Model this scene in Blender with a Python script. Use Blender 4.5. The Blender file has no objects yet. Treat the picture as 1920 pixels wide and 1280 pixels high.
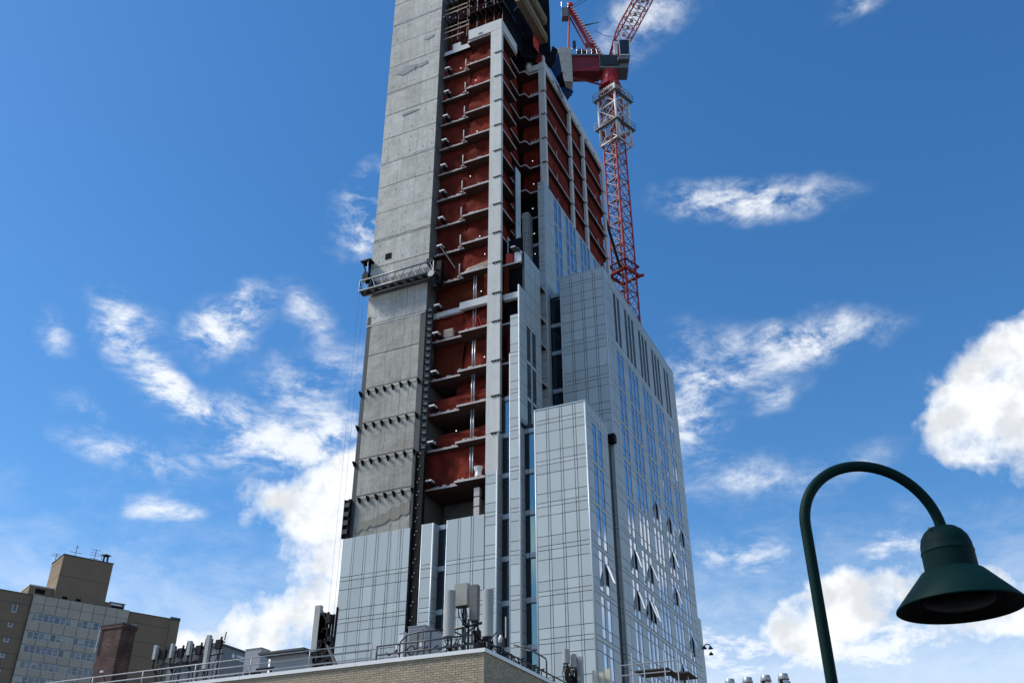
import bpy, math, random
from mathutils import Vector, Matrix, noise
random.seed(11)
R = math.radians
S = bpy.context.scene
COL = S.collection

# ------------------------------------------------------------------ camera
# world: X along the tower's front, Y away from the street, Z up; the eye is the origin, the ground lies 1.65 m below
AZ, PITCH, ROLL, FPX = R(-24.795), R(31.087), R(-0.142), 1793.68
_f = Vector((math.sin(AZ)*math.cos(PITCH), math.cos(AZ)*math.cos(PITCH), math.sin(PITCH)))
_r = Vector((math.cos(AZ), -math.sin(AZ), 0)); _u = _r.cross(_f)
RT = _r*math.cos(ROLL) + _u*math.sin(ROLL); UP = -_r*math.sin(ROLL) + _u*math.cos(ROLL); FW = _f
GROUND = -1.65
cd = bpy.data.cameras.new('camera'); cam = bpy.data.objects.new('camera', cd); COL.objects.link(cam)
cd.sensor_width = 36; cd.sensor_fit = 'HORIZONTAL'; cd.lens = FPX/1920*36; cd.clip_start = 0.1; cd.clip_end = 6000
cam.matrix_world = Matrix(((RT.x, UP.x, -FW.x, 0), (RT.y, UP.y, -FW.y, 0), (RT.z, UP.z, -FW.z, 0), (0, 0, 0, 1)))
S.camera = cam
def at(px, py, Y):
    d = RT*(px-960) + UP*(640-py) + FW*FPX
    return d*(Y/d.y)
def proj_depth(p): return max(0.5, Vector(p).dot(FW))

# ------------------------------------------------------------------ sky, sun, exposure
SUN_AZ, SUN_EL = R(-114), R(48)          # compass angle from +Y towards +X
w = bpy.data.worlds.new('World'); S.world = w; w.use_nodes = True
wt = w.node_tree; wt.nodes.clear()
def wn(t, **k):
    n = wt.nodes.new(t)
    for a, b in k.items(): setattr(n, a, b)
    return n
def wl(a, b): wt.links.new(a, b)
sky = wn('ShaderNodeTexSky', sky_type='NISHITA', sun_disc=False)
sky.sun_elevation = SUN_EL; sky.sun_rotation = SUN_AZ
sky.altitude = 0; sky.air_density = 1.0; sky.dust_density = 0.25; sky.ozone_density = 3.0
bg_sky = wn('ShaderNodeBackground'); bg_sky.inputs[1].default_value = 0.124
hs = wn('ShaderNodeHueSaturation'); hs.inputs['Saturation'].default_value = 1.28; hs.inputs['Value'].default_value = 1.0
wl(sky.outputs[0], hs.inputs['Color']); wl(hs.outputs[0], bg_sky.inputs[0])
tc = wn('ShaderNodeTexCoord')
sep = wn('ShaderNodeSeparateXYZ'); wl(tc.outputs['Generated'], sep.inputs[0])
def m(op, a, b=None, c=None):
    n = wn('ShaderNodeMath', operation=op)
    for i, v in enumerate((a, b, c)):
        if v is None: continue
        if isinstance(v, (int, float)): n.inputs[i].default_value = v
        else: wl(v, n.inputs[i])
    return n.outputs[0]
az = m('MULTIPLY', m('ARCTAN2', sep.outputs[0], sep.outputs[1]), 57.29578)
el = m('MULTIPLY', m('ARCSINE', sep.outputs[2]), 57.29578)
comb = wn('ShaderNodeCombineXYZ'); wl(az, comb.inputs[0]); wl(el, comb.inputs[1])
# the sky's clouds: centre azimuth, elevation, half sizes, tilt (degrees), thickness; wisps first, then heaped clouds
WISPS = [(-44.2, 30.6, 2.8, 2.2, 40, .95), (-50.3, 29.8, 3.2, 1.7, -25, .62), (-39.2, 32.2, 2.4, 1.6, -20, .55), (-54.2, 28.6, 1.6, 1.0, -35, .4),
         (-48.6, 27.4, 4.0, 1.2, -26, .66), (-44.4, 25.6, 4.6, 1.4, -8, .66), (-38.4, 28.2, 4.2, 2.4, 18, .62), (-41.8, 23.6, 4.6, 1.7, 8, .55),
         (-48.6, 22.4, 4.6, 1.1, -10, .5), (-45.8, 20.0, 3.2, 1.0, 8, .55), (-36.4, 25.0, 4.0, 2.0, 10, .7), (-43.2, 17.6, 3.0, 1.0, 0, .3),
         (-35.6, 38.6, 2.4, 2.3, 50, .8), (-35.9, 36.4, 1.7, 1.5, 20, .6), (-51.5, 24.6, 2.2, 1.0, -20, .3),
         (-7.4, 38.2, 6.4, 1.45, -7, .78), (-12.5, 30.5, 3.0, 1.6, 0, .35), (-5.0, 29.8, 5.4, 1.55, 0, .78), (-11.6, 28.2, 5.6, 1.5, -6, .66), (-13.4, 25.8, 3.0, 2.4, -10, .72),
         (-9.6, 22.2, 5.2, 1.7, -4, .46), (-8.0, 26.4, 1.7, .9, 10, .4), (-3.4, 22.6, 2.8, 1.1, 8, .32), (-2.4, 17.6, 3.0, 1.2, 5, .6), (-11.0, 18.0, 4.4, 1.6, -4, .55),
         (-11.6, 50.0, 5.4, 2.3, 20, .62), (4.4, 47.4, 2.6, 1.0, 12, .5), (-12.6, 13.2, 6.0, 2.2, 0, .8), (-4.2, 12.6, 9.0, 1.9, 0, .75), (-54.0, 14.5, 6.0, 1.2, 0, .5)]
HEAPS = [(-37.4, 21.3, 5.4, 2.1, 8, .88), (-35.4, 18.2, 4.0, 2.4, -8, .95), (-34.6, 23.4, 3.2, 1.8, 10, .75), (-38.6, 13.6, 8.5, 2.4, 0, .9), (-44.0, 11.2, 8.0, 2.2, 0, .9), (-33.5, 14.0, 5.0, 3.0, 0, .9),
         (5.4, 24.6, 4.4, 3.4, 20, 1.25), (2.6, 23.2, 3.2, 2.0, 10, 1.15), (8.4, 26.0, 3.6, 2.6, 20, 1.2), (7.0, 21.4, 3.6, 1.8, 0, 1.1), (10.5, 23.6, 4.0, 4.0, 0, 1.2),
         (-6.2, 14.9, 2.9, 2.3, 20, 1.15), (-8.6, 13.4, 3.4, 2.0, 0, 1.05), (-.6, 14.6, 4.6, 2.3, 0, .98), (4.0, 13.6, 5.0, 2.4, 0, .92)]
rs = random.Random(5)                   # the rest of the sky goes on in the same way
for i in range(13):
    a = -76 - i*22.0 + rs.uniform(-4, 4)
    if a < -180: a += 360
    WISPS.append((a, rs.uniform(24, 52), rs.uniform(5, 9), rs.uniform(1.8, 3.2), rs.uniform(-25, 25), rs.uniform(.5, .9)))
for i in range(10):
    a = -76 - i*27 + rs.uniform(-3, 3)
    if a < -180: a += 360
    HEAPS.append((a, rs.uniform(10, 19), rs.uniform(8, 12), rs.uniform(3, 4.6), rs.uniform(-8, 8), rs.uniform(.95, 1.2)))
HEAPS += [(18, 17.5, 7, 3.4, 0, 1.15), (27, 12.5, 9, 4, 0, 1.15)]  # unseen clouds added right of view, shaped for light on the tower's side
def blob_sum(blobs):
    acc = None
    for (a, e, sa, se, rot, amp) in blobs:
        mp = wn('ShaderNodeMapping', vector_type='TEXTURE')
        mp.inputs['Location'].default_value = (a, e, 0); mp.inputs['Rotation'].default_value = (0, 0, R(rot))
        mp.inputs['Scale'].default_value = (sa*1.16/math.cos(R(e)), se*1.2, 1)
        wl(warp, mp.inputs['Vector'])
        g = wn('ShaderNodeTexGradient', gradient_type='SPHERICAL'); wl(mp.outputs[0], g.inputs[0])
        acc = m('MULTIPLY', g.outputs['Fac'], amp*1.7) if acc is None else m('MULTIPLY_ADD', g.outputs['Fac'], amp*1.7, acc)
    return acc
def noise_tex(vec, scale, detail, rough, dist=0.0, dims='3D'):
    n = wn('ShaderNodeTexNoise', noise_dimensions=dims)
    n.inputs['Scale'].default_value = scale; n.inputs['Detail'].default_value = detail; n.inputs['Roughness'].default_value = rough; n.inputs['Distortion'].default_value = dist
    wl(vec, n.inputs['Vector']); return n
# domain warp in degrees
wnz = noise_tex(tc.outputs['Generated'], 17.0, 3, .6)
wv = wn('ShaderNodeVectorMath', operation='MULTIPLY_ADD'); wl(wnz.outputs['Color'], wv.inputs[0]); wv.inputs[1].default_value = (3.4, 2.2, 0)
wv2 = wn('ShaderNodeVectorMath', operation='ADD'); wl(comb.outputs[0], wv2.inputs[0]); wv2.inputs[1].default_value = (-1.7, -1.1, 0)
wl(wv2.outputs[0], wv.inputs[2]); warp = wv.outputs[0]
# streaky noise: directions squeezed vertically
sq = wn('ShaderNodeMapping'); sq.inputs['Scale'].default_value = (1, 1, 2.1); wl(tc.outputs['Generated'], sq.inputs[0])
n_w = noise_tex(sq.outputs[0], 15.0, 8, .68, .25).outputs['Fac']
n_h = noise_tex(tc.outputs['Generated'], 19.0, 7, .6, .05).outputs['Fac']
sw, sh = blob_sum(WISPS), blob_sum(HEAPS)
def smooth(v, a, b, t0=0.0, t1=1.0):
    n = wn('ShaderNodeMapRange', interpolation_type='SMOOTHSTEP', clamp=True)
    wl(v, n.inputs['Value'])
    for i, x in zip((1, 2, 3, 4), (a, b, t0, t1)): n.inputs[i].default_value = x
    return n.outputs[0]
dw = m('MULTIPLY', m('MINIMUM', sw, 1.2), m('MULTIPLY_ADD', n_w, 5.6, -2.1))
dw = smooth(dw, .0, 1.5)
dh = m('ADD', m('MINIMUM', sh, 1.2), m('MULTIPLY_ADD', n_h, 3.2, -1.82))
dh = m('MULTIPLY', smooth(dh, .05, 1.12), smooth(sh, .06, .38))
veil = smooth(m('ADD', m('MULTIPLY', el, -1), m('MULTIPLY', n_w, 13.0)), -15.0, -1.0, 0.0, .55)
dens = m('MAXIMUM', m('MAXIMUM', m('MULTIPLY', dw, .9), m('MULTIPLY', dh, .98)), veil)
# light on the clouds: the same noise a little further towards the sun shows which flanks are lit
ofs = wn('ShaderNodeVectorMath', operation='ADD'); wl(tc.outputs['Generated'], ofs.inputs[0]); ofs.inputs[1].default_value = (-.011, .004, .014)
n_big = noise_tex(tc.outputs['Generated'], 13.0, 4, .55).outputs['Fac']; n_off = noise_tex(ofs.outputs[0], 13.0, 4, .55).outputs['Fac']
lit = smooth(m('SUBTRACT', n_big, n_off), -.10, .045, .77, 1.0)
lit = m('MULTIPLY_ADD', m('SUBTRACT', lit, 1.0), dh, 1.0)
bg_cl = wn('ShaderNodeBackground'); wl(m('MULTIPLY', lit, 0.82), bg_cl.inputs[1])
bg_cl.inputs[0].default_value = (.94, .97, 1.0, 1)
mix = wn('ShaderNodeMixShader'); wl(dens, mix.inputs[0]); wl(bg_sky.outputs[0], mix.inputs[1]); wl(bg_cl.outputs[0], mix.inputs[2])
wo = wn('ShaderNodeOutputWorld'); wl(mix.outputs[0], wo.inputs[0])
w.cycles.sampling_method = 'MANUAL'; w.cycles.sample_map_resolution = 512

sd = bpy.data.lights.new('sun', 'SUN'); sd.energy = 3.0; sd.angle = R(14); sd.color = (1, .95, .87)
sun = bpy.data.objects.new('sun', sd); COL.objects.link(sun)
_sv = Vector((math.sin(SUN_AZ)*math.cos(SUN_EL), math.cos(SUN_AZ)*math.cos(SUN_EL), math.sin(SUN_EL)))
sun.rotation_euler = _sv.to_track_quat('Z', 'Y').to_euler()
sun.location = (-60, 20, 120)
S.cycles.max_bounces = 6; S.cycles.diffuse_bounces = 3; S.cycles.glossy_bounces = 3; S.cycles.transmission_bounces = 4
S.view_settings.view_transform = 'Standard'; S.view_settings.look = 'None'
S.view_settings.exposure = 0.42; S.view_settings.gamma = 1.0; S.view_settings.use_curve_mapping = False

# ------------------------------------------------------------------ materials
MATS = {}
def mat(name, col, rough=.6, metal=0.0, spec=.5, var=0.0, noise_amt=0.0, noise_scale=3.0, bump=0.0, bump_scale=20.0, streak=0.0, emit=None, col2=None, coat=0.0, trans=0.0):
    mm = bpy.data.materials.new(name); mm.use_nodes = True; t = mm.node_tree; b = t.nodes['Principled BSDF']
    b.inputs['Base Color'].default_value = (*col, 1); b.inputs['Roughness'].default_value = rough
    b.inputs['Metallic'].default_value = metal; b.inputs['Specular IOR Level'].default_value = spec; b.inputs['Coat Weight'].default_value = coat
    L = t.links.new
    def N(ty, **k):
        n = t.nodes.new(ty)
        for a, v in k.items(): setattr(n, a, v)
        return n
    if emit:
        b.inputs['Emission Color'].default_value = (*emit[0], 1); b.inputs['Emission Strength'].default_value = emit[1]
    geo = N('ShaderNodeNewGeometry')
    fac = None
    if noise_amt or streak:
        nz = N('ShaderNodeTexNoise'); nz.inputs['Scale'].default_value = noise_scale; nz.inputs['Detail'].default_value = 8; nz.inputs['Roughness'].default_value = .65
        L(geo.outputs['Position'], nz.inputs['Vector']); fac = nz.outputs['Fac']
        if streak:
            mp = N('ShaderNodeMapping'); mp.inputs['Scale'].default_value = (1.6, 1.6, .12); L(geo.outputs['Position'], mp.inputs[0])
            n2 = N('ShaderNodeTexNoise'); n2.inputs['Scale'].default_value = noise_scale*1.5; n2.inputs['Detail'].default_value = 6; L(mp.outputs[0], n2.inputs['Vector'])
            mx = N('ShaderNodeMix', data_type='FLOAT'); mx.inputs[0].default_value = streak; L(fac, mx.inputs[2]); L(n2.outputs['Fac'], mx.inputs[3]); fac = mx.outputs[0]
    if fac is not None or var:
        c2 = col2 or tuple(c*.55 for c in col)
        mc = N('ShaderNodeMix', data_type='RGBA'); mc.inputs[6].default_value = (*col, 1); mc.inputs[7].default_value = (*c2, 1)
        if fac is not None:
            mr = N('ShaderNodeMapRange'); mr.inputs[1].default_value = .42; mr.inputs[2].default_value = .72; mr.inputs[4].default_value = noise_amt
            L(fac, mr.inputs[0]); L(mr.outputs[0], mc.inputs[0])
        else: mc.inputs[0].default_value = 0
        out = mc.outputs[2]
        if var:
            oi = N('ShaderNodeObjectInfo'); hv = N('ShaderNodeHueSaturation')
            mr2 = N('ShaderNodeMapRange'); mr2.inputs[3].default_value = 1-var; mr2.inputs[4].default_value = 1+var
            L(oi.outputs['Random'], mr2.inputs[0]); L(mr2.outputs[0], hv.inputs['Value']); L(out, hv.inputs['Color']); out = hv.outputs[0]
        L(out, b.inputs['Base Color'])
    if bump:
        nb = N('ShaderNodeTexNoise'); nb.inputs['Scale'].default_value = bump_scale; nb.inputs['Detail'].default_value = 6; L(geo.outputs['Position'], nb.inputs['Vector'])
        bp = N('ShaderNodeBump'); bp.inputs['Strength'].default_value = bump; bp.inputs['Distance'].default_value = .05; L(nb.outputs['Fac'], bp.inputs['Height']); L(bp.outputs[0], b.inputs['Normal'])
    MATS[name] = mm; return mm

mat('concrete', (.60, .60, .555), .85, noise_amt=.95, noise_scale=.55, streak=.45, col2=(.30, .305, .285), var=.09, bump=.35, bump_scale=6)
mat('concrete_low', (.47, .465, .415), .88, noise_amt=.85, noise_scale=.7, streak=.55, col2=(.22, .22, .195), var=.07, bump=.3, bump_scale=6)
mat('concrete_patch', (.33, .345, .35), .9, noise_amt=.3, noise_scale=2)
mat('concrete_wet', (.27, .26, .205), .8, noise_amt=.5, noise_scale=2)
mat('concrete_col', (.66, .66, .61), .85, noise_amt=.5, noise_scale=1.3, streak=.5, col2=(.42, .425, .40), var=.06)
mat('concrete_dark', (.17, .175, .17), .9, noise_amt=.5, noise_scale=1.5)
mat('slab_under_shade', (.095, .045, .035), .9, noise_amt=.6, noise_scale=.8)  # shade below the slabs put into the underside colour, tinted reddish
mat('slab', (.55, .51, .48), .88, noise_amt=.7, noise_scale=1.1, col2=(.34, .31, .29))
mat('beam', (.68, .68, .64), .85, noise_amt=.4, noise_scale=1.5, col2=(.4, .41, .4))
mat('membrane', (.075, .08, .082), .8, noise_amt=.3, noise_scale=2)
mat('black_steel', (.006, .006, .007), .7, spec=.15)
mat('dark_steel', (.03, .033, .036), .5, metal=.3)
mat('bolt', (.28, .27, .25), .5, metal=.6)
mat('clad', (.515, .57, .555), .42, metal=.05, spec=.2, var=.085, noise_amt=.10, noise_scale=.35)
mat('clad_trim', (.56, .62, .64), .4, metal=.1)
mat('clad_back', (.04, .045, .05), .7)
mat('plank_dark', (.06, .05, .045), .85, noise_amt=.4)
mat('win_frame', (.07, .10, .15), .4, metal=.3)
mat('sash', (.86, .87, .89), .4)
mat('sash_glass', (.82, .85, .89), .06, metal=1.0)
mat('plat_steel', (.26, .27, .28), .45, metal=.4)
mat('blind', (.40, .39, .35), .7, var=.2)
mat('glass', (.46, .53, .64), .03, metal=1.0, var=.10)
mat('glass_teal', (.22, .36, .37), .05, metal=.7, var=.05)
mat('glass_dark', (.03, .045, .06), .06, metal=.5)
mat('lens', (.002, .002, .0025), .3, spec=.03)
mat('louver', (.018, .022, .027), .5)
mat('spandrel', (.40, .45, .475), .4, metal=.3)
mat('net', (.33, .052, .032), .85, var=.28, noise_amt=1.0, noise_scale=.75, streak=.3, col2=(.07, .016, .013), spec=.1)
mat('net_orange', (.15, .032, .014), .85, noise_amt=.7, noise_scale=.4, col2=(.09, .018, .012), spec=.1)
mat('net_black', (.007, .008, .012), .9, spec=.1)
mat('net_blue', (.02, .035, .075), .85, spec=.1)
mat('net_bright', (.55, .05, .03), .8)
mat('post', (.52, .48, .44), .6)
mat('white_paint', (.78, .78, .76), .5)
mat('timber', (.50, .36, .24), .8, noise_amt=.4)
mat('plywood', (.20, .17, .085), .8, noise_amt=.5, noise_scale=1.5)
mat('steel_tube', (.10, .08, .08), .5, metal=.4)
mat('galv', (.46, .48, .50), .38, metal=.6)
mat('bulb', (1, 1, 1), .3, emit=((1, .96, .9), 1.1))
mat('crane_red', (.42, .011, .009), .45, noise_amt=.45, noise_scale=1.2, col2=(.20, .014, .012))
mat('crane_darkred', (.20, .008, .007), .5, noise_amt=.4)
mat('crane_white', (.70, .71, .70), .45, noise_amt=.35, noise_scale=1.5, col2=(.45, .45, .43))
mat('crane_grey', (.17, .18, .19), .55)
mat('ballast', (.46, .44, .39), .85, noise_amt=.5, noise_scale=1.0)
mat('lamp_green', (.0012, .019, .017), .6, spec=.10)
mat('lamp_inside', (.003, .004, .004), .6, spec=.1)
mat('brick_tan', (.47, .38, .26), .9, var=.16, noise_amt=.45, noise_scale=9)
mat('mortar', (.12, .105, .08), .95)
mat('coping', (.90, .89, .84), .5, noise_amt=.15, noise_scale=2)
mat('roofing', (.2, .2, .2), .9)
mat('antenna', (.38, .38, .345), .55, noise_amt=.2, noise_scale=2)
mat('antenna_box', (.34, .335, .285), .55)
mat('antenna_dark', (.13, .125, .11), .55, noise_amt=.6, noise_scale=5)
mat('antenna_cream', (.58, .55, .43), .55)
mat('cable', (.008, .008, .009), .6, spec=.2)
mat('cabinet', (.15, .165, .175), .5, noise_amt=.2, noise_scale=1)
mat('cabinet_grey', (.30, .315, .32), .45)
mat('logo', (.62, .65, .68), .5)
mat('rail_silver', (.33, .34, .35), .55, metal=.3)
mat('rail_dark', (.045, .05, .055), .45, metal=.3)
mat('tan_brick', (.245, .18, .112), .9, noise_amt=.5, noise_scale=.25, streak=.35, col2=(.15, .115, .078), bump=.1, bump_scale=9)
mat('white_panel', (.50, .43, .33), .7, var=.05, noise_amt=.3, noise_scale=.5)
mat('white_frame', (.62, .63, .63), .5)
mat('far_glass', (.10, .125, .14), .08, spec=.8, var=.5)
mat('asphalt', (.05, .05, .05), .9, noise_amt=.5)
mat('brown_wall', (.16, .12, .09), .9, noise_amt=.4)
mat('cowl', (.42, .43, .44), .4, metal=.5, noise_amt=.3, noise_scale=4)
def concrete_mat(name, base, dark, rust):
    mm = bpy.data.materials.new(name); mm.use_nodes = True; t = mm.node_tree; b = t.nodes['Principled BSDF']; b.inputs['Roughness'].default_value = .88; b.inputs['Specular IOR Level'].default_value = .3
    L = t.links.new; N = t.nodes.new
    geo = N('ShaderNodeNewGeometry'); oi = N('ShaderNodeObjectInfo')
    sh_ = N('ShaderNodeVectorMath'); sh_.operation = 'ADD'; sc = N('ShaderNodeVectorMath'); sc.operation = 'SCALE'; sc.inputs[0].default_value = (17, 3, 9); L(oi.outputs['Random'], sc.inputs['Scale']); L(geo.outputs['Position'], sh_.inputs[0]); L(sc.outputs[0], sh_.inputs[1])
    def nz(vec, scale, det, ro, lo, hi):
        n = N('ShaderNodeTexNoise'); n.inputs['Scale'].default_value = scale; n.inputs['Detail'].default_value = det; n.inputs['Roughness'].default_value = ro; L(vec, n.inputs['Vector'])
        r = N('ShaderNodeMapRange'); r.inputs[1].default_value = lo; r.inputs[2].default_value = hi; L(n.outputs['Fac'], r.inputs[0]); return r.outputs[0]
    def mapped(v, sc_): mp = N('ShaderNodeMapping'); mp.inputs['Scale'].default_value = sc_; L(v, mp.inputs[0]); return mp.outputs[0]
    P = sh_.outputs[0]
    f1 = nz(P, .8, 8, .7, .38, .68); f2 = nz(mapped(P, (2.2, 2.2, .16)), 1.6, 6, .6, .5, .78); f3 = nz(P, 6.0, 4, .6, .56, .74); f4 = nz(mapped(P, (.25, 1, 3.2)), 1.3, 5, .6, .55, .75); f5 = nz(P, .5, 4, .6, .60, .74)
    def mixc(a, fac, c, amt):
        mlt = N('ShaderNodeMath'); mlt.operation = 'MULTIPLY'; mlt.inputs[1].default_value = amt; L(fac, mlt.inputs[0])
        mx = N('ShaderNodeMix'); mx.data_type = 'RGBA'; L(mlt.outputs[0], mx.inputs[0]); mx.inputs[7].default_value = (*c, 1)
        if isinstance(a, tuple): mx.inputs[6].default_value = (*a, 1)
        else: L(a, mx.inputs[6])
        return mx.outputs[2]
    c = mixc(base, f1, dark, .62); c = mixc(c, f2, dark, .55); c = mixc(c, f4, tuple(min(.8, x*1.18) for x in base), .5); c = mixc(c, f3, tuple(x*.55 for x in dark), .45); c = mixc(c, f5, rust, .45)
    hv = N('ShaderNodeHueSaturation'); mr2 = N('ShaderNodeMapRange'); mr2.inputs[3].default_value = .90; mr2.inputs[4].default_value = 1.08; L(oi.outputs['Random'], mr2.inputs[0]); L(mr2.outputs[0], hv.inputs['Value']); L(c, hv.inputs['Color']); L(hv.outputs[0], b.inputs['Base Color'])
    bn = N('ShaderNodeTexNoise'); bn.inputs['Scale'].default_value = 5; bn.inputs['Detail'].default_value = 8; L(P, bn.inputs['Vector']); bp = N('ShaderNodeBump'); bp.inputs['Strength'].default_value = .45; bp.inputs['Distance'].default_value = .06; L(bn.outputs['Fac'], bp.inputs['Height']); L(bp.outputs[0], b.inputs['Normal'])
    MATS[name] = mm
concrete_mat('concrete', (.61, .60, .535), (.31, .31, .28), (.36, .30, .20))
concrete_mat('concrete_low', (.50, .48, .41), (.22, .215, .185), (.30, .25, .17))
def brick_mat(name, c1, c2, mort, scale):
    mm = bpy.data.materials.new(name); mm.use_nodes = True; t = mm.node_tree; b = t.nodes['Principled BSDF']; b.inputs['Roughness'].default_value = .9
    geo = t.nodes.new('ShaderNodeNewGeometry'); sp = t.nodes.new('ShaderNodeSeparateXYZ'); t.links.new(geo.outputs['Position'], sp.inputs[0])
    ad = t.nodes.new('ShaderNodeMath'); t.links.new(sp.outputs[0], ad.inputs[0]); t.links.new(sp.outputs[1], ad.inputs[1])
    cb = t.nodes.new('ShaderNodeCombineXYZ'); t.links.new(ad.outputs[0], cb.inputs[0]); t.links.new(sp.outputs[2], cb.inputs[1])
    br = t.nodes.new('ShaderNodeTexBrick'); t.links.new(cb.outputs[0], br.inputs['Vector'])
    br.inputs['Scale'].default_value = 1; br.inputs['Brick Width'].default_value = .203*scale; br.inputs['Row Height'].default_value = .0677*scale; br.inputs['Mortar Size'].default_value = .009*scale
    br.inputs['Color1'].default_value = (*c1, 1); br.inputs['Color2'].default_value = (*c2, 1); br.inputs['Mortar'].default_value = (*mort, 1)
    nz = t.nodes.new('ShaderNodeTexNoise'); nz.inputs['Scale'].default_value = .9; nz.inputs['Detail'].default_value = 5; t.links.new(geo.outputs['Position'], nz.inputs['Vector'])
    mx = t.nodes.new('ShaderNodeMix'); mx.data_type = 'RGBA'; mx.blend_type = 'MULTIPLY'
    cr = t.nodes.new('ShaderNodeMapRange'); cr.inputs[1].default_value = .35; cr.inputs[2].default_value = .65; cr.inputs[3].default_value = .55; cr.inputs[4].default_value = 1.35
    t.links.new(nz.outputs['Fac'], cr.inputs[0]); mx.inputs[0].default_value = 1; t.links.new(br.outputs['Color'], mx.inputs[6]); t.links.new(cr.outputs[0], mx.inputs[7]); t.links.new(mx.outputs[2], b.inputs['Base Color'])
    MATS[name] = mm
brick_mat('brick_red', (.07, .028, .023), (.135, .072, .053), (.05, .042, .04), 1.0)
brick_mat('brick_tan_flat', (.42, .34, .235), (.34, .275, .19), (.12, .105, .08), 1.0)
def chimney_bricks():
    # red at the top, paler lower down: a patch of light put into the brick colour
    t = MATS['brick_red'].node_tree; b = t.nodes['Principled BSDF']; src = b.inputs['Base Color'].links[0].from_socket
    geo = next(n for n in t.nodes if n.type == 'NEW_GEOMETRY'); sp = next(n for n in t.nodes if n.type == 'SEPXYZ')
    nz = t.nodes.new('ShaderNodeTexNoise'); nz.inputs['Scale'].default_value = 1.6; t.links.new(geo.outputs['Position'], nz.inputs['Vector'])
    a = t.nodes.new('ShaderNodeMath'); a.operation = 'MULTIPLY_ADD'; a.inputs[1].default_value = 1.6; t.links.new(nz.outputs['Fac'], a.inputs[0]); t.links.new(sp.outputs[2], a.inputs[2])
    mr = t.nodes.new('ShaderNodeMapRange'); mr.inputs[1].default_value = 12.6; mr.inputs[2].default_value = 11.4; t.links.new(a.outputs[0], mr.inputs[0])
    mx = t.nodes.new('ShaderNodeMix'); mx.data_type = 'RGBA'; mx.blend_type = 'MULTIPLY'; mx.inputs[7].default_value = (2.2, 4.0, 3.4, 1)
    t.links.new(mr.outputs[0], mx.inputs[0]); t.links.new(src, mx.inputs[6]); t.links.new(mx.outputs[2], b.inputs['Base Color'])
chimney_bricks()

def translucent(name, amt, col):
    t = MATS[name].node_tree; b = t.nodes['Principled BSDF']; out = next(n for n in t.nodes if n.type == 'OUTPUT_MATERIAL')
    tr = t.nodes.new('ShaderNodeBsdfTranslucent'); tr.inputs[0].default_value = (*col, 1); mx = t.nodes.new('ShaderNodeMixShader'); mx.inputs[0].default_value = amt
    t.links.new(b.outputs[0], mx.inputs[1]); t.links.new(tr.outputs[0], mx.inputs[2]); t.links.new(mx.outputs[0], out.inputs[0])
translucent('net', .45, (.42, .03, .025)); translucent('net_orange', .4, (.40, .07, .03)); translucent('net_blue', .4, (.05, .12, .3))
# ------------------------------------------------------------------ builders
OFF = {}
def tag(o, label=None, cat=None, group=None, kind=None):
    if label: o['label'] = label
    if cat: o['category'] = cat
    if group: o['group'] = group
    if kind: o['kind'] = kind
    return o
def thing(name, label, cat, loc, rotz=0.0, group=None):
    o = bpy.data.objects.new(name, None); o.empty_display_size = .3; COL.objects.link(o)
    o.location = loc; o.rotation_euler = (0, 0, rotz)
    OFF[o] = Vector(loc) if not rotz else Vector((0, 0, 0))
    return tag(o, label, cat, group)
def add(parent, name, me, loc, scale=None, rot=None):
    o = bpy.data.objects.new(name, me); COL.objects.link(o); loc = Vector(loc)
    if parent is not None:
        o.parent = parent; o.location = loc - OFF[parent]
    else: o.location = loc
    OFF[o] = loc
    if scale: o.scale = scale
    if rot: o.rotation_euler = rot
    return o
CUBES = {}
_cv = [(x, y, z) for x in (-.5, .5) for y in (-.5, .5) for z in (-.5, .5)]
_cf = [(0, 1, 3, 2), (4, 6, 7, 5), (0, 4, 5, 1), (2, 3, 7, 6), (0, 2, 6, 4), (1, 5, 7, 3)]
def cube(mn):
    if mn not in CUBES:
        me = bpy.data.meshes.new('block_'+mn); me.from_pydata(_cv, [], _cf); me.materials.append(MATS[mn]); CUBES[mn] = me
    return CUBES[mn]
def box(parent, name, mn, x0, x1, y0, y1, z0, z1, rot=None):
    return add(parent, name, cube(mn), ((x0+x1)/2, (y0+y1)/2, (z0+z1)/2), (abs(x1-x0), abs(y1-y0), abs(z1-z0)), rot)
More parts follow.
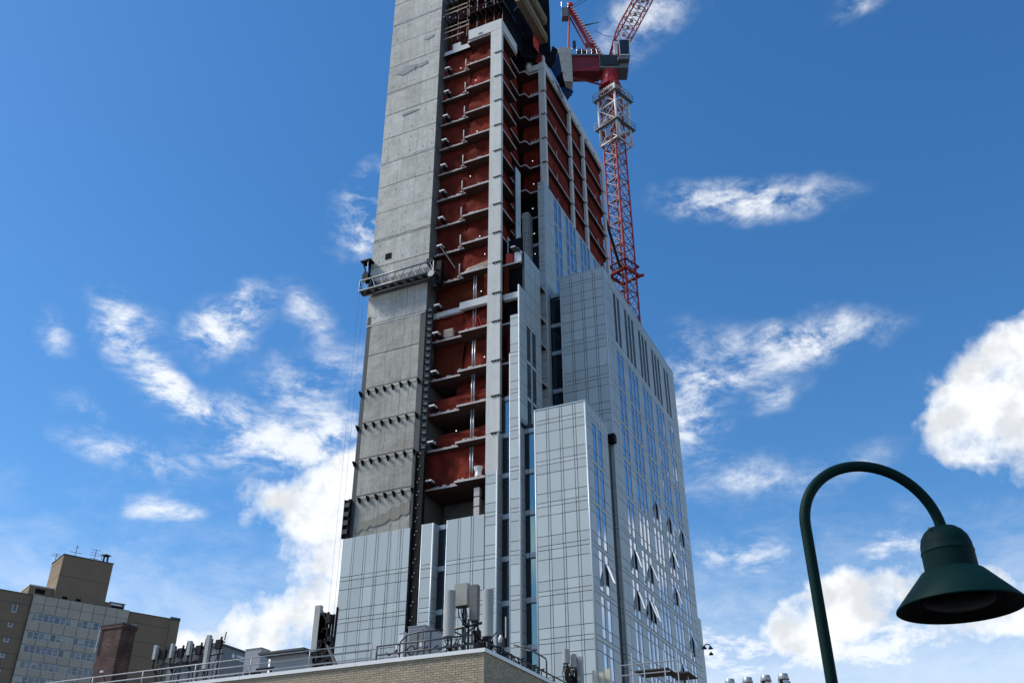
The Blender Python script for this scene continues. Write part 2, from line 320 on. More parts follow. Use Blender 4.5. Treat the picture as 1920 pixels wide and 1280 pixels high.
class MB:
    def __init__(s): s.v, s.f, s.mi, s.ms = [], [], [], []
    def _m(s, mn):
        if mn not in s.ms: s.ms.append(mn)
        return s.ms.index(mn)
    def raw(s, vs, fs, mn):
        o = len(s.v); k = s._m(mn); s.v += [tuple(v) for v in vs]; s.f += [tuple(i+o for i in f) for f in fs]; s.mi += [k]*len(fs); return s
    def box(s, mn, x0, x1, y0, y1, z0, z1):
        return s.raw([((x0+x1)/2+a*(x1-x0), (y0+y1)/2+b*(y1-y0), (z0+z1)/2+c*(z1-z0)) for a, b, c in _cv], _cf, mn)
    def tube(s, mn, p, q, r, n=6, r2=None):
        p, q = Vector(p), Vector(q); d = (q-p)
        if d.length < 1e-6: return s
        d.normalize(); a = d.orthogonal().normalized(); b = d.cross(a); r2 = r if r2 is None else r2
        vs = [p+(a*math.cos(t)+b*math.sin(t))*r for t in [2*math.pi*i/n for i in range(n)]] + [q+(a*math.cos(t)+b*math.sin(t))*r2 for t in [2*math.pi*i/n for i in range(n)]]
        fs = [(i, (i+1) % n, n+(i+1) % n, n+i) for i in range(n)] + [tuple(range(n-1, -1, -1)), tuple(range(n, 2*n))]
        return s.raw(vs, fs, mn)
    def path(s, mn, pts, r, n=6):
        pts = [Vector(p) for p in pts]; rings = []
        up = Vector((0, 0, 1)); vs = []
        ref = None
        for i, p in enumerate(pts):
            d = (pts[min(i+1, len(pts)-1)]-pts[max(i-1, 0)]).normalized()
            a = d.orthogonal().normalized() if ref is None else (ref - d*ref.dot(d)).normalized()
            ref = a; b = d.cross(a); rr = r[i] if isinstance(r, (list, tuple)) else r
            vs += [p+(a*math.cos(2*math.pi*k/n)+b*math.sin(2*math.pi*k/n))*rr for k in range(n)]
        fs = []
        for i in range(len(pts)-1):
            for k in range(n): fs.append((i*n+k, i*n+(k+1) % n, (i+1)*n+(k+1) % n, (i+1)*n+k))
        fs += [tuple(range(n-1, -1, -1)), tuple(range((len(pts)-1)*n, len(pts)*n))]
        return s.raw(vs, fs, mn)
    def lathe(s, mn, prof, c, n=32, cap=False):
        vs = [(c[0]+r*math.cos(2*math.pi*k/n), c[1]+r*math.sin(2*math.pi*k/n), c[2]+z) for r, z in prof for k in range(n)]
        fs = [(i*n+k, i*n+(k+1) % n, (i+1)*n+(k+1) % n, (i+1)*n+k) for i in range(len(prof)-1) for k in range(n)]
        if cap: fs += [tuple(range(n)), tuple(range((len(prof)-1)*n, len(prof)*n))]
        return s.raw(vs, fs, mn)
    def prism(s, mn, pts, z0, z1):
        n = len(pts)
        return s.raw([(x, y, z0) for x, y in pts]+[(x, y, z1) for x, y in pts], [(i, (i+1) % n, n+(i+1) % n, n+i) for i in range(n)]+[tuple(range(n-1, -1, -1)), tuple(range(n, 2*n))], mn)
    def sheet(s, mn, P, nu, nv, disp=None):
        # P(u, v) -> point
        vs = [P(i/nu, j/nv) for j in range(nv+1) for i in range(nu+1)]
        fs = [(j*(nu+1)+i, j*(nu+1)+i+1, (j+1)*(nu+1)+i+1, (j+1)*(nu+1)+i) for j in range(nv) for i in range(nu)]
        return s.raw(vs, fs, mn)
    def build(s, parent, name, smooth=False, rot=None, origin=None):
        if origin is None:
            xs, ys, zs = zip(*s.v); origin = ((min(xs)+max(xs))/2, (min(ys)+max(ys))/2, min(zs))
        me = bpy.data.meshes.new(name); me.from_pydata([(x-origin[0], y-origin[1], z-origin[2]) for x, y, z in s.v], [], s.f)
        for k in s.ms: me.materials.append(MATS[k])
        me.polygons.foreach_set('material_index', s.mi)
        if smooth: me.polygons.foreach_set('use_smooth', [True]*len(s.f))
        me.validate(); me.update()
        return add(parent, name, me, origin, rot=rot)
# registry of small alike pieces: the 300 that show largest become objects, the rest one part
PIECES = {}
def piece(thing_, parent, name, mn, x0, x1, y0, y1, z0, z1, rot=None):
    c = Vector(((x0+x1)/2, (y0+y1)/2, (z0+z1)/2)); sz = (abs(x1-x0), abs(y1-y0), abs(z1-z0))
    a = sorted(sz)[1]*sorted(sz)[2]/proj_depth(c)**2
    if sz[0] < .2 and sz[1] > .2: a *= .35
    PIECES.setdefault((thing_, name), []).append((a, parent, mn, c, sz, rot))
def flush_pieces():
    for (t, name), L in PIECES.items():
        L.sort(key=lambda e: -e[0])
        for a, par, mn, c, sz, rot in L[:295]: add(par, name, cube(mn), c, sz, rot)
        rest = L[295:]
        if rest:
            b = MB()
            for a, par, mn, c, sz, rot in rest: b.box(mn, c.x-sz[0]/2, c.x+sz[0]/2, c.y-sz[1]/2, c.y+sz[1]/2, c.z-sz[2]/2, c.z+sz[2]/2)
            tag(b.build(t, name), kind='stuff')
    PIECES.clear()
# ------------------------------------------------------------------ ground
gb = MB(); gb.raw([(-3000, -3000, GROUND), (3000, -3000, GROUND), (3000, 3000, GROUND), (-3000, 3000, GROUND)], [(0, 1, 2, 3)], 'asphalt')
g = gb.build(None, 'ground'); tag(g, 'grey asphalt street ground', kind='structure')

# ------------------------------------------------------------------ the tower under construction
TW = thing('apartment_tower', 'tall half-built concrete tower with red netting and blue-grey metal cladding below', 'building', (-30, 62, GROUND))
LV = [73.72, 70.53, 67.4, 64.24, 61.2, 58.16, 55.12, 52.1, 49.07, 46.0, 42.98, 40.3, 36.72, 33.67, 30.6, 27.45, 24.35, 21.3, 18.25, 15.2, 12.15, 9.1]
rr = random.Random(3)

# --- shear wall: cast in lifts, each with three form panels
box(TW, 'shear_wall', 'concrete_dark', -40.04, -34.32, 57.36, 62.0, GROUND, 88.5)
JT = [88.5, 86.3, 83.25, 80.17, 77.07, 73.86, 70.3, 67.2, 64.1, 61.1, 58.1, 55.06, 51.97, 48.95, 45.95, 43.06, 40.0, 36.9, 33.8, 30.7, 27.6, 24.0, 20.0]
for i in range(len(JT)-1):
    z1, z0 = JT[i], JT[i+1]; low = z1 < 43.2
    xs = (-40.1, -37.78+rr.uniform(-.06, .06), -36.15+rr.uniform(-.06, .06), -34.3) if not low else (-39.62, -37.9, -36.3, -34.78)
    dy = rr.uniform(0, .022)
    for a, b in zip(xs, xs[1:]):
        d2 = dy + rr.uniform(0, .010)
        box(TW, 'wall_panel', 'concrete_low' if low else 'concrete', a+.006, b-.006, 57.29+d2, 57.37, z0+.045, z1-.03)
    if not low and i % 3 == 2:   # slurry lip left along the pour joint
        q = MB(); n = 14; pts = []
        for k in range(n+1):
            x = -40.08+5.74*k/n; pts.append((x, z0-.04-rr.uniform(.0, .05)))
        q.raw([(x, 57.275+dy*0, z0-.16) for x, z in pts]+[(x, 57.275, z) for x, z in pts]+[(x, 57.33, z0-.16) for x, z in pts]+[(x, 57.33, z) for x, z in pts],
              [(k, k+1, n+2+k, n+1+k) for k in range(n)]+[(n+1+k, n+2+k, 3*(n+1)+k+1, 3*(n+1)+k) for k in range(n)]+[(k, 2*(n+1)+k, 2*(n+1)+k+1, k+1) for k in range(n)], 'concrete' if i % 2 else 'beam')
        q.build(TW, 'pour_joint')
# tie holes
th = MB()
for i in range(2, 15):
    for x in (-39.4, -38.2, -37.0, -35.6, -34.7):
        for dz in (.6, 2.3):
            if rr.random() < .75: th.tube('black_steel', (x+rr.uniform(-.05, .05), 57.285, JT[i+1]+dz), (x, 57.30, JT[i+1]+dz), .035, 6)
tag(th.build(TW, 'tie_hole'), kind='stuff')
def blotch(name, mn, pts, y):
    q = MB(); n = len(pts); q.raw([(x, y, z) for x, z in pts]+[(x, y+.02, z) for x, z in pts], [tuple(range(n))]+[(k, n+k, n+(k+1) % n, (k+1) % n) for k in range(n)], mn)
    return q.build(TW, name)
def ragged(cx, cz, rx, rz, tilt, seed, n=40):
    out = []
    for k in range(n):
        a = 2*math.pi*k/n; f = 1+.55*noise.noise(Vector((math.cos(a)*1.6+seed*5, math.sin(a)*1.6, seed)))+.35*noise.noise(Vector((math.cos(a)*5+seed, math.sin(a)*5, seed*2)))
        out.append((cx+rx*f*math.cos(a), cz+rz*f*math.sin(a)+tilt*rx*f*math.cos(a)))
    return out
for k, (cx, cz, rx, rz, tl) in enumerate(((-38.1, 72.65, 1.15, .42, .10), (-36.2, 72.7, .75, .25, .12), (-37.3, 66.6, .8, .16, .05), (-35.6, 76.2, .5, .2, .1))): blotch('repair_patch', 'concrete_patch', ragged(cx, cz, rx, rz, tl, k+1.3), 57.268)
st = [(-39.5, 24.9)]
for k in range(15): st.append((-39.5+4.7*k/14, 25.2+1.3*(k/14)**1.1+rr.uniform(-.12, .12)))
for k in range(14, -1, -1): st.append((-39.5+4.7*k/14, 24.5+.9*(k/14)+rr.choice((0, .1, .35, .5))*rr.random()))
blotch('damp_stain', 'concrete_wet', st[1:], 57.272)
# grey waterproof strips at both edges of the lower wall
box(TW, 'membrane_strip', 'membrane', -34.78, -34.3, 57.31, 57.40, 24.3, 42.9)
box(TW, 'membrane_strip', 'membrane', -40.02, -39.62, 57.31, 57.40, 24.3, 43.9)
rib = MB(); rib.box('dark_steel', -34.27, -33.78, 57.62, 57.7, 24.3, 43.3)
z = 25.0
while z < 43:
    rib.prism('concrete_dark', [(-34.2, 57.42), (-33.85, 57.42), (-33.85, 57.62), (-34.2, 57.62)], z, z+.36)
    rib.tube('dark_steel', (-34.22, 57.44, z+.4), (-34.02, 57.36, z+.33), .045, 5); rib.tube('dark_steel', (-33.82, 57.44, z+.4), (-34.02, 57.36, z+.33), .045, 5); z += .62
tag(rib.build(TW, 'keyed_edge'))
# black vertical channels with bolts
def channel(x0, x1, y0, z0, z1):
    c = MB(); c.box('black_steel', x0, x1, y0+.12, y0+.2, z0, z1); c.box('black_steel', x0, x0+.07, y0, y0+.12, z0, z1); c.box('black_steel', x1-.07, x1, y0, y0+.12, z0, z1)
    o = c.build(TW, 'hoist_channel')
    k = z0+.4
    while k < z1-.2:
        for dx in (.32, .5): add(o, 'bolt', bolt_me, (x0+(x1-x0)*dx, y0+.1, k+(.25 if dx > .4 else 0)))
        k += 1.02
    return o
bb = MB(); bb.tube('bolt', (0, -.03, 0), (0, .03, 0), .045, 6); bolt_o = bb.build(None, 'bolt', origin=(0, 0, 0)); bolt_me = bolt_o.data; bpy.data.objects.remove(bolt_o)
channel(-34.42, -33.62, 57.05, 9, 30.3); channel(-40.42, -39.86, 56.98, 24.3, 27.35)
for zz in (24.6, 25.3, 26.0, 26.7): box(TW, 'channel_rung', 'dark_steel', -40.36, -39.92, 56.93, 56.978, zz, zz+.34)
# four rows of black brackets
bk = MB(); bk.raw([(-.085, 0, 0), (.085, 0, 0), (-.085, -.32, 0), (.085, -.32, 0), (-.085, 0, -.36), (.085, 0, -.36)], [(0, 1, 3, 2), (2, 3, 5, 4), (0, 2, 4), (1, 5, 3), (0, 4, 5, 1)], 'black_steel')
bo = bk.build(None, 'bracket', origin=(0, 0, 0)); bkm = bo.data; bpy.data.objects.remove(bo)
for zb in (36.6, 33.55, 30.45, 27.35):
    for k in range(8): add(TW, 'bracket', bkm, (-39.98+k*.757+(.0 if k < 7 else .1), 57.29, zb+rr.uniform(-.02, .02)))
    q = MB(); q.box('concrete_low', -39.6, -34.8, 57.28, 57.30, zb-.05, zb-.02); q.build(TW, 'pour_joint')
box(TW, 'wall_hole_plate', 'net_black', -38.72, -38.1, 57.262, 57.30, 49.55, 50.15)  # thin black plate stands in for the shaded depth of a hole

# --- floor slabs
def outline(z):
    p = [(-34.2, 58.0), (-31.25, 58.0), (-31.25, 57.45)]
    if z > 47: p += [(-27.62, 57.45), (-27.62, 60.9), (-28.3, 60.9), (-28.3, 63.2), (-27.72, 63.2), (-27.55, 63.82), (-26.4, 63.82), (-25.86, 63.82)]
    else: p += [(-28.0, 57.45), (-28.0, 57.9), (-26.0, 57.9), (-25.9, 61.2), (-25.86, 63.82)]
    return p + [(-25.86, 81.1), (-34.2, 81.1)]
for z in LV[1:16]:
    th_ = .17 if z not in (42.98,) else .34
    s = MB(); s.prism('slab', outline(z), z-th_, z-.01); s.ms.append('slab_under_shade'); s.mi[-2] = 1; o = s.build(TW, 'floor_slab')
    e = MB()
    for k in range(9):
        x = rr.uniform(-34, -28.8); yy = 58.0 if x < -31.25 else 57.45
        e.box('slab', x, x+rr.uniform(.1, .4), yy+.02, yy+.12, z-.01, z+rr.uniform(.03, .12))
    tag(e.build(o, 'edge_rubble'), kind='stuff')
# deep beams at the second frame break
box(TW, 'edge_beam', 'beam', -31.2, -28.66, 57.40, 57.75, 42.35, 43.0); box(TW, 'edge_beam', 'beam', -27.48, -25.95, 57.86, 58.2, 42.45, 43.0)
box(TW, 'edge_beam', 'beam', -33.4, -31.28, 57.95, 58.25, 42.55, 43.0)
for x in (-33.85, -33.55): box(TW, 'beam_stub', 'white_paint', x-.1, x+.1, 57.97, 58.2, 42.5, 43.0)
# unseen boxes added behind to keep light from leaking through the floors
box(TW, 'light_block', 'concrete_dark', -34.1, -29.6, 61.2, 80.9, GROUND, 75.0)
box(TW, 'light_block', 'concrete_dark', -40.0, -34.1, 62.0, 80.9, GROUND, 80.0)

# --- columns
def column(x0, x1, y0, y1, levels, mn='concrete_col'):
    for a, b in zip(levels, levels[1:]): box(TW, 'column', mn, x0+rr.uniform(0, .012), x1-rr.uniform(0, .012), y0+rr.uniform(0, .012), y1, b+.012, a-.012)
    for z in levels[1:-1]:
        c = MB(); c.box('black_steel', x0+.35*(x1-x0), x1+.02, y0-.035, y0+.02, z-.02, z+.05); c.box('black_steel', x1-.02, x1+.035, y0, y1, z-.02, z+.05)
        for k in range(3): c.box('black_steel', x0+(.45+.2*k)*(x1-x0), x0+(.53+.2*k)*(x1-x0), y0-.045, y0+.01, z-.14, z)
        c.build(TW, 'formwork_clamp')
column(-28.65, -27.5, 57.3, 57.68, [73.72]+LV[1:16])
column(-26.42, -25.78, 63.66, 64.1, LV[:7])
column(-26.08, -25.79, 70.45, 70.95, LV[:8]); column(-26.08, -25.79, 74.35, 74.9, LV[:8]); column(-26.08, -25.79, 80.6, 81.15, LV[:9])
# top ring beams
tb = MB(); tb.box('beam', -31.07, -27.5, 57.3, 57.62, 73.74, 75.05); tb.build(TW, 'roof_beam')
tb = MB(); tb.box('beam', -27.82, -27.5, 57.62, 60.9, 73.74, 75.0); tb.build(TW, 'roof_beam')
box(TW, 'roof_beam', 'beam', -26.1, -25.78, 64.1, 81.15, 73.75, 74.85); box(TW, 'roof_beam', 'beam', -27.5, -25.78, 63.66, 64.1, 73.75, 74.45)
box(TW, 'roof_beam', 'beam', -26.4, -25.8, 63.68, 64.08, 74.46, 75.5)
box(TW, 'form_box', 'crane_grey', -30.0, -29.6, 57.255, 57.30, 73.95, 74.12)
for k in range(6): box(TW, 'beam_pocket', 'black_steel', -25.775, -25.755, 66+k*2.4, 66.25+k*2.4, 73.95, 74.15)
s = MB(); s.prism('slab', outline(73.7), 73.5, 73.73); s.ms.append('slab_under_shade'); s.mi[-2] = 1; s.build(TW, 'floor_slab')
for x0, x1, z1 in ((-34.1, -33.2, 74.0), (-33.2, -32.35, 74.75), (-32.35, -31.1, 74.15)): box(TW, 'edge_beam', 'beam', x0, x1, 57.98, 58.3, 73.5, z1)
nb = MB(); nb.lathe('beam', [(0, 0), (.34, 0), (.34, 1.25), (.28, 1.28), (0, 1.28)], (-27.55, 63.9, 73.9), 18); nb.build(TW, 'round_pier', True)

# --- debris netting, storey by storey: tied at the slab edge below, to the ceiling further in
def net(parent, name, mn, p0, p1, z0, z1, amp=.10, seed=0, sag=0.0, nu=26, nv=12, back=(0, 0)):
    p0, p1 = Vector(p0), Vector(p1); d = p1-p0; nrm = Vector((d.y, -d.x, 0)).normalized(); bk_ = Vector((back[0], back[1], 0))
    def P(u, v):
        b = p0+d*u+bk_*(v**1.6); z = z0+(z1-z0)*v
        f = noise.noise(Vector((u*2.6+seed*7.1+v*2.6, v*1.2-u*1.6, seed*3.7)))+.55*noise.noise(Vector((u*7+v*8, v*2+seed, seed*1.3)))+.25*noise.noise(Vector((u*17-v*9, v*11+seed, seed)))
        q = b+nrm*(f*amp*(1 if .02 < v < .98 else .3)); zz = z - sag*4*u*(1-u)*(1 if v > .9 else 0)
        return (q.x, q.y, zz)
    s = MB(); s.sheet(mn, P, nu, nv); return s.build(parent, name, True)
for i in range(1, 16):
    zt, zb = LV[i-1]-.18, LV[i]; sd_ = i
    if LV[i] in (33.67,):
        net(TW, 'debris_netting', 'net', (-34.1, 58.35, 0), (-28.6, 58.0, 0), zb, zb+1.25, .14, sd_); net(TW, 'debris_netting', 'net', (-32.0, 58.7, 0), (-28.6, 58.2, 0), zb+1.3, zt, .10, sd_+.5, back=(0, .6))
    elif LV[i] == 30.6:
        net(TW, 'debris_netting', 'net', (-33.3, 58.5, 0), (-28.6, 58.2, 0), zb, zb+1.35, .14, sd_, sag=.1)
    elif LV[i] in (42.98, 36.72):
        net(TW, 'debris_netting', 'net_orange', (-34.1, 58.5, 0), (-31.4, 58.45, 0) if LV[i] == 36.72 else (-28.6, 58.1, 0), zb, zt, .07, sd_, back=(0, .3))
        if LV[i] == 36.72: net(TW, 'debris_netting', 'net', (-31.4, 58.6, 0), (-28.6, 58.1, 0), zb, zt, .10, sd_, back=(0, .6))
    else:
        net(TW, 'debris_netting', 'net', (-34.15, 58.35, 0), (-31.3, 58.3, 0), zb, zt, .24, sd_, back=(0, .2)); net(TW, 'debris_netting', 'net', (-31.3, 58.1, 0), (-28.4, 57.85, 0), zb, zt, .26, sd_+.3, back=(0, .45))
    if LV[i] > 46.5:
        net(TW, 'debris_netting', 'net', (-27.95, 57.75, 0), (-27.95, 60.8, 0), zb, zt, .14, sd_+.6, back=(-.45, 0))
        net(TW, 'debris_netting', 'net', (-28.4, 60.8, 0), (-28.5, 63.3, 0), zb, zt, .14, sd_+.7, back=(-.3, 0))
        net(TW, 'debris_netting', 'net' if LV[i] > 56 else 'net_black', (-28.5, 64.2, 0), (-26.3, 64.2, 0), zb, zt, .10, sd_+.8, back=(0, .4))
        for ya, yb in ((64.15, 70.3), (71.0, 74.15), (75.0, 80.45)): net(TW, 'debris_netting', 'net', (-26.02, ya, 0), (-26.02, yb, 0), zb, zt, .10, sd_+ya, back=(-.22, 0))
    elif LV[i] > 30: net(TW, 'debris_netting', 'net_black' if LV[i] > 37 else 'net', (-27.45, 58.6, 0), (-25.95, 58.6, 0), zb, zt, .05, sd_+.9)
# loose bright netting
net(TW, 'loose_netting', 'net_bright', (-27.3, 57.95, 0), (-26.7, 58.2, 0), 46.0, 47.1, .12, 31); net(TW, 'loose_netting', 'net_orange', (-27.4, 57.8, 0), (-27.0, 57.9, 0), 43.0, 45.6, .15, 33)
net(TW, 'loose_netting', 'net_orange', (-29.1, 57.6, 0), (-28.75, 57.55, 0), 43.0, 45.3, .12, 34)

# --- shore posts, outrigger beams, props, bulbs
for i in range(1, 16):
    z = LV[i]
    if z > 45:
        p = MB(); p.tube('post', (-31.62, 57.93, z), (-31.62, 57.93, z+1.35), .055, 8); p.box('post', -31.78, -31.46, 57.85, 58.0, z, z+.06); p.build(TW, 'shore_post', True)
    elif z > 27:
        for dx in (0, .2):
            p = MB(); p.tube('galv', (-30.2+dx, 57.95, z), (-30.2+dx, 57.95, z+2.7), .06, 8); p.box('galv', -30.3+dx, -30.1+dx, 57.88, 58.05, z, z+.05); p.build(TW, 'shore_post', True)
    if z > 26.5:
        b = MB(); b.box('black_steel', -33.42, -33.2, 57.35, 58.3, z+.05, z+.28); b.tube('black_steel', (-33.3, 57.45, z+.18), (-32.75, 57.85, z+.02), .05, 6)
        o = b.build(TW, 'outrigger_beam'); box(o, 'cap_plate', 'white_paint', -33.56, -33.06, 57.25, 57.75, z+.285, z+.40)
    if i % 2: continue
    p = MB()
    for k in range(2):
        x = rr.uniform(-32, -29.0); p.lathe('bulb', [(0, -.045), (.032, -.032), (.045, 0), (.032, .032), (0, .045)], (x, 57.75, z+rr.uniform(.4, 1.6)), 8)
        break
    p.build(TW, 'work_light', True)
for (px, py, Y) in ((864, 128, 57.9), (998.6, 302, 63.9), (1000.6, 345, 63.9), (998.9, 391, 63.9), (1001.8, 438, 63.9), (1003.5, 476, 63.9), (909, 476, 57.6)):
    c = at(px, py, Y); p = MB(); p.lathe('bulb', [(0, -.045), (.032, -.032), (.045, 0), (.032, .032), (0, .045)], c, 8); p.build(TW, 'work_light', True)
for i in range(2, 9):    # small clamps and posts on the right-hand slabs
    for y in (66.8, 78.2): 
        p = MB(); p.tube('post', (-25.95, y, LV[i]), (-25.95, y, LV[i]+.95), .04, 6); p.build(TW, 'guard_post')
for z in (70.53, 67.4, 64.24): 
    q = MB()
    for k in range(5): q.tube('post', (-27.4+.3*k, 63.86, z-.02), (-27.2+.3*k, 63.8, z+.34), .03, 5)
    q.box('beam', -27.45, -26.45, 63.80, 63.9, z+.0, z+.1); q.build(TW, 'edge_formwork')
pal = MB(); pal.box('post', -32.9, -32.1, 57.98, 58.3, 40.35, 41.15); 
for k in range(5): pal.box('timber', -32.92, -32.08, 57.955, 57.98, 40.4+.15*k, 40.46+.15*k)
pal.build(TW, 'pallet_stack')
for k in range(3):
    p = MB(); p.tube('net_bright', (-30.6+.25*k, 57.7, 40.3), (-30.2+.25*k, 57.75, 41.6), .025, 5); p.tube('net_bright', (-29.8+.25*k, 57.7, 40.3), (-30.2+.25*k, 57.75, 41.6), .025, 5); p.build(TW, 'trestle')
for i in range(3): box(TW, 'wrapped_block', 'post', -29.75, -29.3, 57.75, 58.1, 24.6+i*.75, 25.25+i*.75)
bag = MB(); bag.lathe('white_paint', [(0, 0), (.28, .05), (.24, .4), (.36, .8), (.30, .82), (.2, .45), (0, .4)], (-29.4, 57.75, 27.5), 9); bag.build(TW, 'material_bag')
# the wash of planks on one slab
for k in range(4): 
    p = MB(); p.tube('timber' if k % 2 else 'white_paint', (-31.0+.1*k, 57.6, 46.1+.1*k), (-28.8, 57.58, 46.25+.12*k), .035, 5); p.build(TW, 'loose_plank')

# --- formwork and scaffolding on top
for k, (z, x1) in enumerate(((78.2, -27.6), (81.4, -27.6))):
    s = MB(); s.prism('plywood' if k else 'net_black', [(-34.25, 58.2), (-31.2, 58.2), (-31.2, 57.9), (x1, 57.9), (x1, 70), (-34.25, 70)], z, z+.12); s.build(TW, 'formwork_deck')
    for j in range(13): box(TW, 'joist', 'steel_tube', -33.9+j*.52, -33.78+j*.52, 57.0+(j % 3)*.3, 69, z-.2, z-.004)
for zz in (73.8, 78.4):
    for x in [-33.6+.95*j for j in range(7)]:
        for y in (58.4, 60.0, 61.6):
            p = MB(); p.tube('steel_tube', (x, y, zz), (x, y, zz+4.4), .05, 6); p.build(TW, 'shoring_post')
    for y in (58.4, 60.0):
        for h in (1.2, 2.4): p = MB(); p.tube('steel_tube', (-34, y, zz+h), (-27.9, y, zz+h), .035, 5); p.build(TW, 'shoring_ledger')
    for j in range(5):
        p = MB(); p.tube('steel_tube', (-33.6+1.1*j, 58.4, zz+.2), (-32.7+1.1*j, 58.4, zz+3.6), .03, 5); p.build(TW, 'shoring_brace')
for z, x1 in ((75.6, -31.9), (76.5, -31.3), (77.1, -31.3), (79.2, -31.6), (79.8, -31.6)):
    box(TW, 'guard_rail', 'timber', -34.2, x1, 57.72, 57.78, z, z+.13)
for x in (-33.9, -32.6, -31.6): box(TW, 'guard_stanchion', 'steel_tube', x, x+.06, 57.78, 57.84, 75.0, 80)
net(TW, 'debris_netting', 'net', (-34.2, 58.9, 0), (-27.7, 58.9, 0), 73.8, 78.1, .12, 51); net(TW, 'debris_netting', 'net_black', (-34.2, 63, 0), (-27.6, 63, 0), 73.7, 84.5, .2, 52)
net(TW, 'debris_netting', 'net', (-34.2, 59.4, 0), (-30.8, 59.4, 0), 78.4, 82, .12, 53)
# black screen over the notch
net(TW, 'screen_netting', 'net_black', (-27.75, 58.2, 0), (-27.45, 62.0, 0), 74.6, 84.5, .22, 54); net(TW, 'screen_netting', 'net_black', (-27.9, 62.4, 0), (-25.3, 64.4, 0), 75.0, 85.5, .25, 55)
net(TW, 'screen_netting', 'net_black', (-25.9, 64.2, 0), (-25.5, 65.6, 0), 74.8, 77.4, .1, 56)
net(TW, 'screen_netting', 'net', (-26.6, 63.5, 0), (-25.9, 63.55, 0), 74.6, 75.6, .06, 57); net(TW, 'screen_netting', 'net_bright', (-26.3, 62.3, 0), (-26.2, 63.5, 0), 75.7, 77.5, .12, 58)
# cantilevered formwork tables over the right edge
def table(x0, x1, y0, y1, z):
    b = MB(); b.box('plywood', x0, x1, y0, y1, z, z+.14); b.box('plywood', x0, x1, y0-.03, y0+.06, z+.14, z+.9); b.box('plywood', x1-.08, x1, y0+.06, y1, z+.14, z+.9)
    o = b.build(TW, 'formwork_table')
    for j in range(5): box(o, 'joist', 'timber', x0+.1+(x1-x0-.3)*j/4, x0+.2+(x1-x0-.3)*j/4, y0, y1, z-.16, z-.004)
table(-26.35, -25.4, 57.9, 64.0, 77.65); table(-25.75, -25.15, 57.3, 63.3, 79.5)
p = MB(); p.tube('post', at(942, 40, 60.5), at(990, -4, 60.5), .05, 6); p.build(TW, 'raking_prop')
p = MB(); p.tube('post', at(1016, 110, 64.2), at(1037, 87, 66.2), .05, 6); p.build(TW, 'raking_prop')
# dark blue catch net hanging out on the right
I_ = [(-25.7, 64.3, 75.2), (-25.7, 65.5, 75.0), (-25.7, 66.6, 74.95), (-25.7, 67.7, 74.9), (-25.7, 68.5, 74.6)]
O_ = [(-24.95, 64.2, 77.0), (-24.8, 65.3, 77.4), (-24.85, 66.3, 75.3), (-24.95, 67.5, 74.2), (-24.6, 69.0, 74.8)]
for k in range(4):
    def P(u, v, k=k):
        a = Vector(I_[k]).lerp(Vector(I_[k+1]), u); b = Vector(O_[k]).lerp(Vector(O_[k+1]), u); q = a.lerp(b, v); q.z -= .35*math.sin(math.pi*v)*(.4+.6*math.sin(math.pi*u)); return tuple(q)
    cn = MB(); cn.sheet('net_black' if k in (0, 2) else 'net_blue', P, 8, 5); cn.build(TW, 'catch_net', True)
cn = MB(); cn.sheet('net_blue', lambda u, v: tuple((Vector((-25.6, 67.3, 74.5)).lerp(Vector((-24.6, 69.0, 74.8)), u)).lerp(Vector((-25.0, 68.0, 72.7)), v)), 4, 4); cn.build(TW, 'catch_net', True)
for k in (1, 4): p = MB(); p.tube('post', I_[k], O_[k], .04, 6); p.build(TW, 'net_outrigger')
# ------------------------------------------------------------------ metal and glass cladding of the tower
G = .021
def rows(ztop, zbot, lv):
    out = []
    L = [l for l in lv if zbot-4 < l < ztop+.01]
    if L and ztop-L[0] > .25: out.append((L[0], ztop, 'top'))
    for a, b in zip(L, L[1:]):
        h = (a-b)/3.05
        out += [(a-.30*h, a, 'belt'), (a-.94*h, a-.30*h, 'row'), (a-2.38*h, a-.94*h, 'row'), (b, a-2.38*h, 'row')]
    return [(max(z0, zbot), z1, k) for z0, z1, k in out if z1 > zbot+.05]
def wn_cols(x0, x1, wide=.85, narrow=.18):
    out = []; x = x0; k = 0
    while x < x1-.05:
        wdt = wide if k % 2 == 0 else narrow
        e = min(x1, x+wdt)
        if x1-e < .2: e = x1
        out.append((x, e)); x = e; k += 1
    return out
def pname(kind, wdt): return 'belt_panel' if kind == 'belt' else ('narrow_panel' if wdt < .3 else 'facade_panel')
def clad_front(y, x0, x1, ztop, zbot, lv, cols=None, rws=None):
    for z0, z1, k in (rws or rows(ztop, zbot, lv)):
        for a, b in (cols or wn_cols(x0, x1)):
            d = rr.uniform(0, .006)
            piece(TW, TW, pname(k, b-a), 'clad', a+G, b-G, y+d, y+.05, z0+G, z1-G, (R(rr.gauss(0, .22)), 0, R(rr.gauss(0, .22))))
def clad_right(x, y0, y1, ztop, zbot, lv, wins=(), rws=None, name=None, split=1.05):
    segs = []; y = y0
    for a, b in wins:
        if a-y > .06: segs.append((y, a, False))
        segs.append((a, b, True)); y = b
    if y1-y > .06: segs.append((y, y1, False))
    cols = []
    for a, b, isw in segs:
        n = 1 if isw else max(1, round((b-a)/split))
        cols += [(a+(b-a)*i/n, a+(b-a)*(i+1)/n, isw) for i in range(n)]
    for z0, z1, k in (rws or rows(ztop, zbot, lv)):
        for a, b, isw in cols:
            if isw and k == 'row': continue
            d = rr.uniform(0, .005)
            piece(TW, TW, pname(k, b-a), 'clad', x-.05, x-d, a+G, b-G, z0+G, z1-G, (0, R(rr.gauss(0, .22)), R(rr.gauss(0, .22))))
WFR = {}
